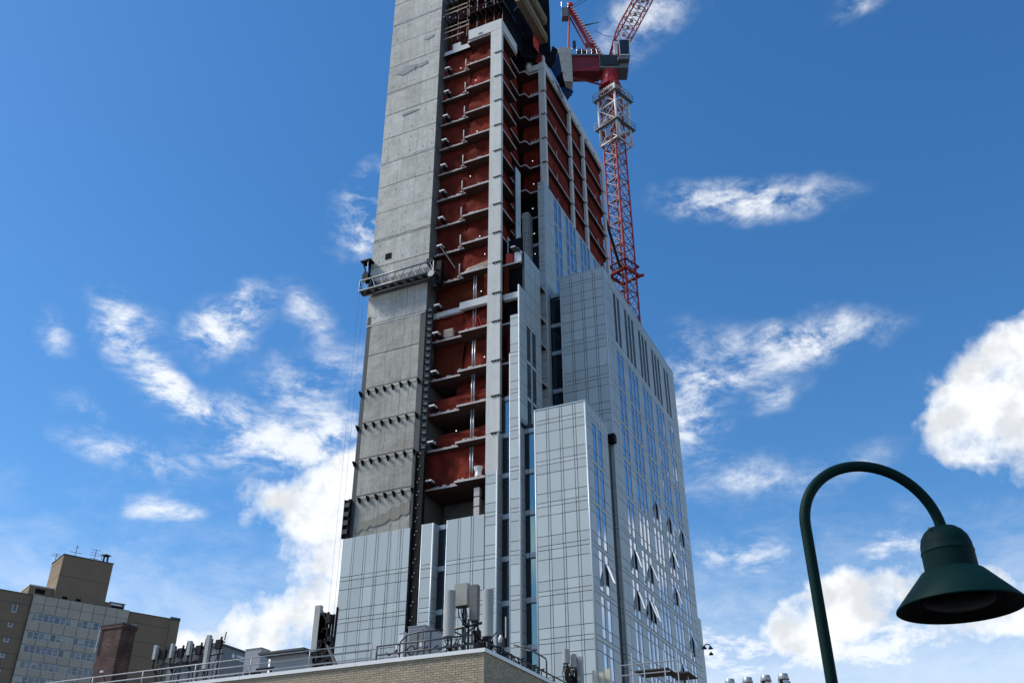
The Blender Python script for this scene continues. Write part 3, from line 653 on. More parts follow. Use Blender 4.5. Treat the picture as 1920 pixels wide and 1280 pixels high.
def window(x, a, b, ztop, zbot, opened=False, glass='glass'):
    # one tall right-facing window between two belts: frame, three lights
    h = (ztop-zbot)/3.05; zs = [ztop-.30*h, ztop-.94*h, ztop-2.38*h, zbot+.02]; W = b-a
    key = (round(W, 2), round(h, 2))
    if key not in WFR:
        f = MB(); t = .045; H = zs[0]-zs[-1]
        f.box('win_frame', -.05, -.010, -W/2+.012, -W/2+t, 0, H); f.box('win_frame', -.05, -.010, W/2-t, W/2-.012, 0, H)
        for zz in [q-zs[-1] for q in zs]: f.box('win_frame', -.05, -.012, -W/2+t, W/2-t, max(0, zz-.035), min(H, zz+.035))
        o = f.build(None, 'window', origin=(0, 0, 0)); WFR[key] = o.data; bpy.data.objects.remove(o)
    wo_ = add(TW, 'window', WFR[key], (x, (a+b)/2, zs[-1]))
    for i, (z1, z0) in enumerate(zip(zs, zs[1:])):
        if i == 1 and opened:
            Hs = z1-z0-.04; ang = R(rr.uniform(13, 19)); s_ = MB()
            s_.box('sash', -.02, .02, -W/2+.02, -W/2+.07, -Hs, 0); s_.box('sash', -.02, .02, W/2-.07, W/2-.02, -Hs, 0); s_.box('sash', -.02, .02, -W/2+.07, W/2-.07, -Hs, -Hs+.05); s_.box('sash', -.02, .02, -W/2+.07, W/2-.07, -.05, 0)
            s_.box('sash_glass', -.008, .012, -W/2+.07, W/2-.07, -Hs+.05, -.05)
            o = s_.build(None, 'open_sash', origin=(0, 0, 0)); o.parent = wo_; o.location = Vector((x+.03, (a+b)/2, z1-.02))-OFF[wo_]; o.rotation_euler = (0, -ang, 0)
            continue
        piece(TW, wo_, 'pane', glass, x-.032, x-.022, a+.045, b-.045, z0+.022, z1-.022, (0, R(rr.uniform(-.25, .25)), R(rr.uniform(-.5, .5))))
def onX(px, py, X):
    d = RT*(px-960)+UP*(640-py)+FW*FPX; return d*(X/d.x)
def trim(x, y, z0, z1, r=.07):
    t = MB(); t.tube('clad_trim', (x, y, z0), (x, y, z1), r, 10); t.build(TW, 'corner_trim', True)
def strip(x0, x1, y, ztop, zbot, lv, mn, head=True):
    L = [l for l in lv if zbot-4 < l < ztop+.3]
    for a, b in zip(L, L[1:]):
        zc = a-.42
        box(TW, 'spandrel', 'spandrel', x0+.01, x1-.01, y-.10, y+.02, a-.36, a-.02)
        box(TW, 'mullion', 'win_frame', x0+.01, x1-.01, y-.06, y+.02, a-.43, a-.362)
        piece(TW, TW, 'strip_window', mn, x0+.02, x1-.02, y, y+.02, max(b, zbot)-.01, a-.44, (R(rr.uniform(-.3, .3)), 0, R(rr.uniform(-.3, .3))))

LC = [30.62, 27.45, 24.35, 21.3, 18.25, 15.2, 12.15, 9.1, 6.05]
# L: wide blank bay below the shear wall
clad_front(57.0, -40.2, -34.46, 24.25, 9.2, LC, cols=wn_cols(-40.2, -34.46)); box(TW, 'facade_backing', 'clad_back', -40.2, -34.46, 57.07, 57.25, GROUND, 24.2)
trim(-40.22, 57.04, 9, 24.25, .05)
box(TW, 'facade_backing', 'clad_back', -34.46, -33.5, 57.75, 57.9, GROUND, 24.2)
strip(-34.0, -33.52, 57.7, 24.35, 9.2, LC, 'glass_dark')
# S0: narrow pier, F: four-panel bay, then the clad corner column
clad_front(57.0, -33.44, -32.62, 24.32, 9.2, LC, cols=[(-33.44, -32.62)]); trim(-33.48, 57.05, 9, 24.3, .06); trim(-32.60, 57.05, 9, 24.3, .07)
clad_right(-32.53, 57.08, 57.82, 24.32, 9.2, LC); box(TW, 'facade_backing', 'clad_back', -33.46, -32.6, 57.07, 57.9, GROUND, 24.25)
strip(-32.53, -31.98, 57.84, 24.35, 9.2, LC, 'glass_dark'); strip(-31.96, -31.5, 57.84, 24.35, 9.2, LC, 'glass_teal'); box(TW, 'facade_backing', 'clad_back', -32.6, -31.4, 57.9, 58.1, GROUND, 24.2)  # left half darker: shade of the recess put into the glass colour
clad_front(57.0, -31.40, -28.56, 24.32, 9.2, LC, cols=[c for c in wn_cols(-31.4, -27.58) if c[1] < -28.4])
clad_front(57.0, -28.46, -27.6, 27.5, 9.2, LC, cols=[(-28.46, -27.6)]); trim(-31.45, 57.05, 9, 24.3, .06); trim(-27.56, 57.05, 9, 27.5, .07)
clad_right(-27.5, 57.08, 57.86, 30.65, 9.2, LC); box(TW, 'facade_backing', 'clad_back', -31.42, -27.57, 57.07, 57.9, GROUND, 24.25); box(TW, 'facade_backing', 'clad_back', -28.5, -27.57, 57.07, 57.29, 24.25, 27.45)
strip(-27.5, -26.6, 57.84, 30.9, 9.2, LC, 'glass_dark'); strip(-27.3, -26.6, 57.84, 33.9, 30.6, [33.67, 30.6], 'glass_teal'); box(TW, 'facade_backing', 'clad_back', -27.55, -26.5, 57.9, 58.1, GROUND, 33.6)
# S2: tall narrow pier with a windowed right side stepping up
LS = [46.0, 42.98, 40.28, 36.85, 33.67]+LC
clad_front(57.0, -26.50, -25.78, 40.35, 9.2, LS[2:], cols=[(-26.50, -25.78)]); trim(-26.53, 57.05, 9, 36.85, .06); trim(-25.76, 57.06, 9, 43.0, .075)
W2 = [(58.40, 59.10), (59.43, 60.13)]
clad_right(-25.7, 57.1, 61.3, 40.28, 31.0, LS[2:], W2)
for a, b in zip(LS[2:6], LS[3:7]):
    for ya, yb in W2: window(-25.7, ya, yb, a, b, glass='glass_dark')
clad_right(-25.7, 57.1, 58.2, 43.0, 40.28, None, rws=[(41.9, 43.0, 'row'), (40.28, 41.9, 'row')], split=1.2)
clad_right(-25.7, 58.2, 61.3, 47.0, 40.28, None, rws=[(46.35, 47.0, 'row'), (45.0, 46.35, 'row'), (43.2, 45.0, 'row'), (41.8, 43.2, 'row'), (40.28, 41.8, 'row')], split=1.0)
trim(-25.74, 58.2, 43.0, 47.0, .04)
clad_right(-25.7, 57.1, 57.82, 30.6, 9.2, LC)
box(TW, 'facade_backing', 'clad_back', -26.48, -25.77, 57.07, 57.85, GROUND, 40.2); box(TW, 'facade_backing', 'clad_back', -25.95, -25.77, 57.85, 58.2, GROUND, 42.9); box(TW, 'facade_backing', 'clad_back', -25.95, -25.77, 58.2, 61.3, GROUND, 46.9)
strip(-25.7, -25.42, 57.84, 30.9, 9.2, LC, 'glass_dark'); strip(-25.4, -24.66, 57.84, 30.9, 9.2, LC, 'glass_teal'); box(TW, 'facade_backing', 'clad_back', -25.75, -24.6, 57.9, 58.1, GROUND, 31.0)  # left third as dark glass, painting in the shade of the recess
# C: the low block in front
clad_front(57.0, -24.5, -20.72, 31.5, 9.2, LC); trim(-24.55, 57.05, 9, 31.5, .07); trim(-20.68, 57.06, 9, 31.5, .075)
WC = [(58.25, 58.92), (59.42, 60.1)]
clad_right(-20.62, 57.12, 61.55, 31.5, 9.2, LC, WC)
opensC = [onX(1137, 1075, -20.62)]
def is_open(lst, ya, yb, za, zb):
    return any(abs(p.y-(ya+yb)/2) < .5*(yb-ya)+.16 and zb < p.z < za for p in lst)
for a, b in zip(LC, LC[1:-1]):
    for ya, yb in WC: window(-20.62, ya, yb, a, b, is_open(opensC, ya, yb, a, b))
box(TW, 'facade_backing', 'clad_back', -24.55, -20.72, 57.07, 61.5, GROUND, 31.35); box(TW, 'parapet_coping', 'clad_trim', -24.62, -20.6, 56.97, 57.12, 31.5, 31.57); box(TW, 'parapet_coping', 'clad_trim', -20.76, -20.6, 57.12, 61.55, 31.5, 31.57)
box(TW, 'facade_backing', 'clad_back', -20.95, -20.9, 61.5, 62.95, GROUND, 31.2)
# B: the big slab behind
LB = [40.45, 36.78, 33.67]+LC
topB = [(46.15, 47.0, 'row'), (45.88, 46.15, 'belt'), (45.0, 45.88, 'row'), (44.15, 45.0, 'row'), (43.3, 44.15, 'row'), (42.35, 43.3, 'row'), (41.4, 42.35, 'row'), (40.45, 41.4, 'row')]
clad_front(63.0, -24.55, -20.72, 47, 40.4, None, rws=topB); clad_front(63.0, -24.55, -20.72, 40.45, 29.5, LB)
clad_front(63.0, -21.9, -20.72, 30.6, 9.2, LC, cols=[(-21.9, -20.72)]); trim(-24.58, 63.05, 30, 47, .06); trim(-20.68, 63.06, 9, 47.0, .07)
WB = []
for s0, n in ((65.18, 2), (68.05, 3), (71.92, 3), (75.75, 3), (79.62, 2)): WB += [(s0+.95*i, s0+.95*i+.60) for i in range(n)]
trB = [(46.15, 47.0, 'belt'), (45.85, 46.15, 'belt'), (44.2, 45.85, 'row'), (42.6, 44.2, 'row'), (40.95, 42.6, 'row'), (40.45, 40.95, 'belt')]
clad_right(-20.62, 63.12, 83.4, 47, 40.4, None, WB, rws=trB); clad_right(-20.62, 63.12, 83.4, 40.45, 9.2, LB, WB)
for a, b in WB:
    o = MB(); o.box('louver', -20.73, -20.66, a+.03, b-.03, 40.97, 45.83)
    for k in range(14): o.box('louver', -20.66, -20.64, a+.04, b-.04, 41.05+.34*k, 41.2+.34*k)
    o.build(TW, 'louver_slot')
OPB = [onX(x, y, -20.62) for x, y in ((1234, 966), (1256, 985), (1268, 1001), (1279, 1010), (1285, 1018), (1189, 1050), (1196, 1058), (1226, 1082), (1261, 1052), (1274, 1064), (1195, 1128), (1202, 1136), (1219, 1146), (1232, 1160), (1268, 1120), (1281, 1135), (1287, 1208), (1304, 1224), (1283, 1268), (1296, 1272))]
for a, b in zip(LB, LB[1:-1]):
    for ya, yb in WB: window(-20.62, ya, yb, a, b, is_open(OPB, ya, yb, a, b))
box(TW, 'facade_backing', 'clad_back', -24.6, -20.75, 63.07, 83.35, GROUND, 46.8); box(TW, 'parapet_coping', 'clad_trim', -24.66, -20.6, 62.97, 63.12, 47.0, 47.06); box(TW, 'parapet_coping', 'clad_trim', -20.8, -20.6, 63.12, 83.42, 47.0, 47.06)
v0, v1 = at(1139, 831, 62.6), at(1153, 813, 62.6); box(TW, 'black_vent', 'black_steel', v0.x, v1.x, 62.4, 62.94, v0.z, v1.z)
b_ = MB(); b_.box('clad', -21.2, -20.63, 83.41, 84.35, GROUND, 22.6); b_.build(TW, 'rear_bay')
# A: upper cladding of the tall part
LA = [58.2, 55.12, 52.1, 49.07, 46.0, 42.98, 40.3, 36.75, 33.67, 30.6]
clad_front(62.85, -26.42, -25.82, 58.25, 30.6, LA, cols=[(-26.42, -25.82)]); trim(-25.80, 62.9, 30.6, 58.25, .05)
WA = [(65.2, 65.83), (66.18, 66.82), (68.1, 68.7), (69.08, 69.68), (69.97, 70.56), (71.9, 72.48), (72.82, 73.42), (73.82, 74.45), (75.72, 76.32), (76.71, 77.32), (77.7, 78.3), (79.6, 80.2)]
clad_right(-25.75, 62.95, 80.9, 58.25, 46.0, LA, WA)
for a, b in zip(LA[:4], LA[1:5]):
    for ya, yb in WA: window(-25.75, ya, yb, a, b)
clad_right(-25.75, 62.95, 63.55, 46.0, 30.6, LA[4:])
box(TW, 'facade_backing', 'clad_back', -26.4, -25.82, 62.92, 63.6, 30, 58.1); box(TW, 'facade_backing', 'clad_back', -25.96, -25.82, 63.6, 80.9, 30, 58.1)
strip(-25.74, -24.62, 63.7, 46.2, 30.6, LA[4:], 'glass_dark')
# inner return panels of the notch
clad_front(62.85, -28.0, -27.4, 55.15, 44, LA[1:], cols=[(-28.0, -27.4)]); clad_right(-27.36, 62.92, 63.8, 55.15, 44, LA[1:]); box(TW, 'facade_backing', 'clad_back', -28.0, -27.42, 62.92, 63.7, 44, 55.0)
strip(-27.36, -26.44, 63.9, 52.3, 44, LA[2:], 'glass_dark')
clad_right(-27.3, 60.0, 61.05, 58.22, 45, LA, rws=[(55.1, 58.22, 'row'), (52.1, 55.1, 'row'), (49.1, 52.1, 'row'), (46.0, 49.1, 'row')], split=1.2); box(TW, 'facade_backing', 'clad_back', -27.42, -27.36, 59.93, 61.05, 46, 58.2); box(TW, 'mullion', 'glass_dark', -27.40, -27.31, 59.86, 59.92, 46, 58.2)
clad_right(-27.3, 58.3, 59.7, 49.1, 46.0, LA, [(58.5, 59.1)], rws=[(48.9, 49.1, 'belt'), (46.0, 48.9, 'row')]); box(TW, 'sill_panel', 'glass', -27.36, -27.34, 58.52, 59.08, 46.4, 48.85)
u_ = MB(); u_.box('white_paint', -26.55, -25.95, 58.0, 58.5, 46.0, 47.05); u_.box('dark_steel', -26.6, -26.1, 57.8, 58.2, 47.05, 47.3); u_.tube('dark_steel', (-26.3, 57.9, 47.2), (-25.9, 58.1, 46.7), .05, 6); u_.box('galv', -26.72, -26.32, 57.6, 58.0, 47.3, 47.4); u_.build(TW, 'hoist_winch')
for z in (42.98, 46.0): box(TW, 'facade_rail', 'dark_steel', -25.82, -25.72, 58.12, 58.18, z, z+3.0)
flush_pieces()
# small floodlights on an arm at the far corner
f = MB(); c0 = Vector((-20.62, 84.1, 20.2)); f.path('dark_steel', [c0, c0+Vector((.35, -.1, .2)), c0+Vector((.6, -.2, .1)), c0+Vector((.7, -.2, -.1))], .05, 6)
for q in (c0+Vector((.7, -.2, -.1)), c0+Vector((.72, -.3, -.62)), c0+Vector((.12, 0, .0))): f.lathe('dark_steel', [(.02, .1), (.1, 0), (.22, -.16), (.2, -.18), (.0, -.1)], q, 12)
tag(f.build(None, 'floodlight_arm'), 'small black double floodlight on an arm at the tower edge', 'floodlight')
# ------------------------------------------------------------------ tower crane
CR = thing('tower_crane', 'red luffing tower crane with lattice mast and white climbing cage behind the tower', 'crane', (-26.3, 88, GROUND), math.atan2(.419, .908))
Hd = 1.36
def zc(z): return z-GROUND       # crane pieces are written in its own frame
CRN = [(0, -Hd), (Hd, 0), (0, Hd), (-Hd, 0)]
SEC = 3.3
sm = MB()
for i, (x, y) in enumerate(CRN):
    x2, y2 = CRN[(i+1) % 4]
    sm.tube('crane_red', (x, y, 0), (x, y, SEC), .13 if i == 0 else .11, 8)
    for h in (0, SEC/2):
        sm.tube('crane_darkred', (x, y, h), (x2, y2, h+SEC/2), .05, 5); sm.tube('crane_darkred', (x2, y2, h), (x, y, h+SEC/2), .05, 5)
    sm.tube('crane_darkred', (x, y, 0), (x2, y2, 0), .06, 5)
sm.box('galv', -.7, .2, -.75, -.15, .1, .17); sm.tube('crane_darkred', (-.2, .1, 0), (-.2, .1, SEC), .03, 5); sm.tube('crane_darkred', (.2, .1, 0), (.2, .1, SEC), .03, 5)
for k in range(8): sm.tube('crane_darkred', (-.2, .1, .2+.4*k), (.2, .1, .2+.4*k), .02, 4)
so = sm.build(None, 'mast_section', origin=(0, 0, 0)); sme = so.data; bpy.data.objects.remove(so)
zz = 0.0
while zc(94.0)-zz > .5: add(CR, 'mast_section', sme, (0, 0, zz)); zz += SEC
# climbing cage
K = 1.95; CG = [(.25, -K), (K+.25, 0), (.25, K), (-K+.25, 0)]
z0, z1 = zc(83.5), zc(92.6)
for i, (x, y) in enumerate(CG):
    x2, y2 = CG[(i+1) % 4]
    c = MB(); c.tube('crane_white', (x, y, z0), (x, y, z1), .16, 8); c.build(CR, 'cage_post', True)
    c = MB()
    for h in (z0, z0+3.0, z0+6.1, z1): c.tube('crane_white', (x, y, h), (x2, y2, h), .13, 6)
    for h, hh in ((z0, z0+3), (z0+3, z0+6.1), (z0+6.1, z1)): c.tube('crane_white', (x, y, h), (x2, y2, hh), .07, 6); c.tube('crane_white', (x2, y2, h), (x, y, hh), .07, 6)
    c.build(CR, 'cage_side')
for zp in (zc(91.2), zc(86.2)):
    J = 2.65; PG = [(.25, -J), (J+.25, 0), (.25, J), (-J+.25, 0)]
    p = MB()
    for i, (x, y) in enumerate(PG):
        x2, y2 = PG[(i+1) % 4]; a, b = CG[i], CG[(i+1) % 4]
        p.raw([(x, y, zp), (x2, y2, zp), (b[0], b[1], zp), (a[0], a[1], zp), (x, y, zp+.06), (x2, y2, zp+.06), (b[0], b[1], zp+.06), (a[0], a[1], zp+.06)], [(0, 1, 2, 3), (7, 6, 5, 4), (0, 4, 5, 1), (2, 6, 7, 3)], 'crane_grey')
        for h in (.55, 1.1): p.tube('crane_grey', (x, y, zp+h), (x2, y2, zp+h), .03, 5)
        for k in range(4): q = k/4; p.tube('crane_grey', (x+(x2-x)*q, y+(y2-y)*q, zp), (x+(x2-x)*q, y+(y2-y)*q, zp+1.1), .03, 5)
    p.build(CR, 'walkway')
hy = MB(); hy.tube('crane_white', (.5, -1.6, z0+.5), (.5, -1.6, z0+4.2), .2, 10); hy.box('galv', -1.2, -.6, -1.5, -1.0, z0+.6, z0+1.7); hy.build(CR, 'hydraulic_ram')
# turret, slewing deck, counter jib, ballast
t = MB(); t.lathe('crane_red', [(1.5, 0), (1.55, .25), (1.15, 1.3), (1.1, 2.6), (1.2, 2.8)], (0, 0, zc(93.6)), 10, True); t.build(CR, 'turret')
d = MB(); d.box('crane_grey', -1.3, 2.5, -1.1, 1.1, zc(96.4), zc(98.5)); d.box('dark_steel', -1.2, 1.3, -1.25, -1.1, zc(96.8), zc(98.7)); d.build(CR, 'slewing_deck')
d = MB(); d.box('crane_darkred', -4.9, -1.3, -.95, .95, zc(95.95), zc(98.75)); d.raw([(-4.9, -.97, zc(95.9)), (-1.3, -.97, zc(96.4)), (-1.3, -.97, zc(96.9))], [(0, 1, 2)], 'crane_red')
d.box('crane_grey', -5.0, -1.25, -1.15, 1.15, zc(98.75), zc(99.0)); d.build(CR, 'counter_jib')
for i in range(3):
    for j in range(2):
        b = MB(); y0 = -1.3+1.32*j; h0 = [93.7, 95.4, 97.3][i]; h1 = [95.36, 97.26, 100.1][i]; b.box('ballast', -6.7+(.0 if i else .5), -4.98, y0, y0+1.28, zc(h0), zc(h1)); b.build(CR, 'ballast_block')
rl = MB()
for h in (.55, 1.1): rl.tube('galv', (-4.9, -1.1, zc(99)+h), (-1.6, -1.1, zc(99)+h), .03, 5)
for k in range(6): rl.tube('galv', (-4.9+.66*k, -1.1, zc(99)), (-4.9+.66*k, -1.1, zc(99)+1.1), .03, 5)
rl.build(CR, 'deck_rail')
wv_ = MB(); wv_.box('crane_darkred', -3.0, -1.6, -.6, .6, zc(99.0), zc(101.7)); wv_.tube('dark_steel', (-3.6, -.7, zc(99.8)), (-3.6, .7, zc(99.8)), .6, 14); wv_.box('galv', -2.9, -2.3, -.9, -.61, zc(99.1), zc(100.4)); wv_.box('dark_steel', -4.7, -4.3, -.9, -.5, zc(100.6), zc(101.8)); wv_.build(CR, 'winch')
# A-frame
tipx, tipz = -4.75, zc(109.4)
for y in (-.6, .6):
    a = MB(); a.tube('crane_red', (-.7, y, zc(98.6)), (tipx, y*.6, tipz), .2, 8); a.build(CR, 'frame_leg')
    a = MB(); a.tube('crane_red', (-5.35, y*1.1, zc(99.4)), (tipx-.15, y*.6, tipz-.6), .11, 8); a.build(CR, 'back_stay')
    a = MB(); a.tube('crane_darkred', (-1.7, y, zc(98.8)), (tipx-.1, y*.6, tipz-1.4), .12, 8); a.build(CR, 'frame_leg')
lad = MB()
for k in range(19):
    q = k/19; x = -.9+(tipx+.9)*q; z = zc(99.4)+(tipz-zc(99.4))*q; lad.box('crane_white', x-.22, x+.22, -.62*(1-.4*q)-.22, -.62*(1-.4*q)-.14, z-.05, z+.16)
lad.build(CR, 'frame_ladder')
h = MB(); h.tube('crane_red', (tipx, -.7, tipz), (tipx, .7, tipz), .42, 12); h.build(CR, 'sheave_head', True)
pl = MB(); pl.box('crane_grey', -6.0, -5.1, -.5, .5, tipz-2.2, tipz-.4)
for x in (-6.0, -5.1):
    pl.tube('galv', (x, -.5, tipz-.4), (x, -.5, tipz+.7), .03, 5)
for hh in (.1, .7): pl.tube('galv', (-6.0, -.5, tipz+hh), (-5.1, -.5, tipz+hh), .03, 5)
pl.build(CR, 'service_platform')
bm_ = MB(); bm_.tube('dark_steel', (-3.2, -.5, zc(105.2)), (-.9, -.5, zc(105.9)), .12, 8, .04); bm_.build(CR, 'jib_stop')
# luffing jib: lattice box rising to the right
P0 = Vector((.35, 0, zc(99.2))); jd = Vector((5.35, 0, 12.1)).normalized(); jn = Vector((-jd.z, 0, jd.x)); Ln = 34
def jp(s_, side, top):
    wd = .25+min(1, s_/5.0)*.85; q = P0+jd*s_ + jn*(wd*.95 if top else -wd*.95); return (q.x, side*wd*.8, q.z)
stp = 1.5
for side in (-1, 1):
    for top in (0, 1):
        c = MB()
        for k in range(int(Ln/stp)): c.tube('crane_red', jp(k*stp, side, top), jp((k+1)*stp, side, top), .10 if not top else .12, 6)
        c.build(CR, 'jib_chord')
lc = MB()
for k in range(int(Ln/stp)):
    a, b = k*stp, (k+1)*stp
    for side in (-1, 1): lc.tube('crane_darkred', jp(a, side, k % 2), jp(b, side, 1-k % 2), .045, 5); lc.tube('crane_white' if k % 3 == 0 else 'crane_darkred', jp(a, side, 0), jp(a, side, 1), .04, 5)
    for top in (0, 1): lc.tube('crane_darkred', jp(a, -1, top), jp(b, 1, top), .045, 5); lc.tube('crane_darkred', jp(a, -1, top), jp(a, 1, top), .04, 5)
lc.build(CR, 'jib_lacing')
wk = MB()
for k in range(9): q = P0+jd*(2.2+k*1.5); wk.box('crane_white', q.x-.22, q.x+.22, -.25, .25, q.z-.1, q.z+.28)
wk.build(CR, 'jib_walkway')
rp = MB()
for y in (-.25, .25): rp.tube('cable', (tipx+.2, y, tipz+.2), (tipx+.2+18*.78, y, tipz+.2+18*.63), .035, 5)
rp.path('cable', [(-1.5, -.5, zc(104.3)), (-.4, -.4, zc(103.4)), (.7, -.3, zc(103.2)), (1.6, -.2, zc(103.6))], .03, 5)
rp.tube('cable', (6.0, 0, zc(110.5)), (8.5, 0, zc(117)), .03, 5); rp.build(CR, 'rope')
# cab
cb = MB(); x0, x1, y0, y1, za, zb = 1.35, 2.85, -1.9, -.5, zc(98.0), zc(100.9)
cb.box('dark_steel', x0+.06, x1-.1, y0+.05, y1-.05, za+.06, zb-.06)
for xx in (x0, x1-.25): 
    for yy in (y0, y1-.08): cb.raw([(xx, yy, za), (xx+.1, yy, za), (xx+.1, yy+.08, za), (xx, yy+.08, za), (xx+(.16 if xx > x0 else 0), yy, zb), (xx+.1+(.16 if xx > x0 else 0), yy, zb), (xx+.1+(.16 if xx > x0 else 0), yy+.08, zb), (xx+(.16 if xx > x0 else 0), yy+.08, zb)], [(0, 1, 5, 4), (1, 2, 6, 5), (2, 3, 7, 6), (3, 0, 4, 7)], 'crane_white')
cb.box('crane_white', x0, x1+.02, y0, y1, zb-.08, zb+.03); cb.box('crane_white', x0, x1-.15, y0, y1, za-.1, za+.1); cb.box('crane_grey', 1.1, 2.6, y0+.1, y1, zc(97.3), za-.1)
o = cb.build(CR, 'cab'); box(o, 'cab_glass', 'glass_dark', x0+.12, x1-.28, y0-.015, y0+.02, za+.16, zb-.14)
box(CR, 'switch_cabinet', 'crane_white', .75, 1.2, -1.5, -.9, zc(98.5), zc(101.0)); box(CR, 'switch_cabinet', 'crane_red', 1.2, 1.34, -1.5, -1.1, zc(98.5), zc(100.4))
b = MB(); b.tube('crane_darkred', (-4.9, 0, zc(95.8)), (-1.1, 0, zc(94.4)), .14, 8); b.build(CR, 'deck_strut')
# tie collar
tz = zc(63.6); c = MB(); J = 1.75; TG = [(0, -J), (J, 0), (0, J), (-J, 0)]
for i in range(4): c.tube('crane_red', (*TG[i], tz), (*TG[(i+1) % 4], tz), .2, 8); c.tube('crane_darkred', (*TG[i], tz+1.3), (*TG[(i+1) % 4], tz+1.3), .12, 8)
c.tube('crane_red', (J, 0, tz), (J+.5, -.1, tz+.1), .2, 8); c.build(CR, 'tie_collar')
c = MB(); c.tube('dark_steel', (-.6, -1.2, tz+.4), (-2.6, -6.2, tz+4.0), .17, 8); c.build(CR, 'tie_strut')

# ------------------------------------------------------------------ suspended work platform on the shear wall
HP = thing('work_platform', 'silver lattice work platform hanging across the bare concrete wall', 'platform', (-37.5, 56.6, 44.5))
xa, xb, yf, yb_, zl, zh = -40.45, -33.2, 56.3, 56.95, 46.1, 47.15
for y, z, n in ((yf, zh, 0), (yf, zl, 0), (yb_, zl-.1, 0)):
    t = MB(); t.tube('plat_steel', (xa, y, z), (xb, y, z), .075, 8); t.build(HP, 'rail_tube', True)
dk = MB(); dk.box('dark_steel', xa, xb, yf+.1, 57.2, zl-.02, zl+.04)
for k in range(9): dk.box('plat_steel', xa+.2+k*.78, xa+.55+k*.78, yf+.12, yf+.5, zl-.05, zl-.021)
dk.build(HP, 'deck'); bkp = MB(); bkp.box('dark_steel', xa+.3, xb, 57.12, 57.17, zl, zh+.2); bkp.build(HP, 'back_board')
n = 9
for k in range(n):
    x = xa+(xb-xa)*k/n; x2 = xa+(xb-xa)*(k+1)/n
    t = MB(); t.tube('plat_steel', (x, yf, zl), ((x+x2)/2, yf, zh), .032, 5); t.tube('plat_steel', ((x+x2)/2, yf, zh), (x2, yf, zl), .032, 5); t.tube('dark_steel', (x, yf, zl), (x2, yb_, zl-.1), .03, 5); t.build(HP, 'lattice_bar')
for x in (xa, xb): 
    t = MB(); t.tube('plat_steel', (x, yf, zl), (x, yf, zh), .05, 6); t.tube('plat_steel', (x, yf, zl), (x, yb_, zl-.1), .05, 6); t.tube('dark_steel', (x, yb_, zl-.1), (x, yf, zh), .04, 5); t.build(HP, 'end_frame')
br_ = MB(); br_.box('black_steel', -40.75, -39.75, 56.5, 57.25, 49.4, 49.55); br_.tube('black_steel', (-40.15, 57.15, 49.4), (-40.15, 57.1, 47.4), .12, 6); br_.tube('dark_steel', (-40.6, 56.7, 49.4), (-40.1, 57.0, 47.6), .08, 6); br_.tube('plat_steel', (-40.0, 56.6, 49.4), (-40.0, 56.6, 48.2), .04, 6); br_.box('black_steel', -40.5, -39.9, 56.6, 57.2, 47.4, 48.1); br_.tube('black_steel', (-40.5, 56.9, 48.5), (-39.6, 57.2, 47.3), .1, 6); br_.build(HP, 'corner_winch')
wr = MB(); wr.tube('plat_steel', (-33.3, 56.10, 45.75), (-33.3, 56.18, 45.75), .3, 20); wr.tube('dark_steel', (-33.3, 56.18, 45.75), (-33.3, 56.35, 45.75), .35, 20); wr.build(HP, 'reel')
mc = MB(); mc.box('black_steel', -33.15, -32.7, 56.7, 57.25, 45.0, 47.3); mc.box('black_steel', -34.1, -33.5, 56.6, 57.2, 47.3, 47.75); mc.tube('black_steel', (-32.9, 56.9, 46.8), (-32.4, 57.3, 45.5), .1, 6); mc.tube('dark_steel', (-33.2, 57.3, 49.3), (-31.7, 57.4, 46.6), .08, 6); mc.tube('black_steel', (-33.0, 57.0, 45.2), (-32.2, 57.4, 46.0), .06, 6); mc.build(HP, 'drive_unit')
for x, y in ((-40.4, 56.3), (-40.0, 56.4)):
    t = MB(); t.tube('cable', (x, y, zl), (x+.05, y-.1, GROUND), .007, 5); t.build(HP, 'hanging_rope')
for x in (-37.2, -36.1, -35.3):
    t = MB(); t.tube('cable', (x, 57.1, zl), (x-.15, 56.85, 12), .007, 4); t.build(HP, 'hanging_rope')

# ------------------------------------------------------------------ green gooseneck lamp, near
LP = thing('gooseneck_lamp', 'dark green gooseneck lamp post with bell shade in the foreground', 'lamp post', (-.718, 5.825, GROUND))
pA, pB = Vector((-.718, 5.825, 2.06)), Vector((.034, 6.29, 2.09)); mid = (pA+pB)/2; hd = (pB-pA)/2; hd.z = 0; pts = [(-.718, 5.825, GROUND), (-.718, 5.825, .5), (-.718, 5.825, 1.5)]
for k in range(0, 33):
    a = math.pi*(1-k/32); c = mid + hd*math.cos(a); c.z = 2.05+.415*math.sin(a); pts.append(c)
pts.append(Vector((.034, 6.29, 1.98)))
q = MB(); q.path('lamp_green', pts, .0335, 20); q.build(LP, 'post', True)
q = MB(); q.lathe('lamp_green', [(.10, 0), (.10, .05), (.05, .12), (.036, .3)], (-.718, 5.825, GROUND), 24, True); q.build(LP, 'base', True)
cx, cy = .036, 6.44
LC_ = (.034, 6.30)
q = MB(); q.lathe('lamp_green', [(.0, 2.085), (.05, 2.083), (.085, 2.07), (.115, 2.045), (.138, 2.01), (.150, 1.965), (.152, 1.925), (.156, 1.921), (.156, 1.913), (.153, 1.909), (.1531, 1.905), (.155, 1.79)], (*LC_, 0), 48); o = q.build(LP, 'housing', True)
q.__init__(); q.tube('bolt', (LC_[0]-.07, LC_[1]-.105, 2.052), (LC_[0]-.076, LC_[1]-.112, 2.052), .007, 8); q.build(o, 'screw')
q = MB(); q.lathe('lamp_green', [(.150, 1.792), (.172, 1.798), (.185, 1.790), (.365, 1.588), (.368, 1.580), (.363, 1.576)], (*LC_, 0), 64); o = q.build(LP, 'shade', True)
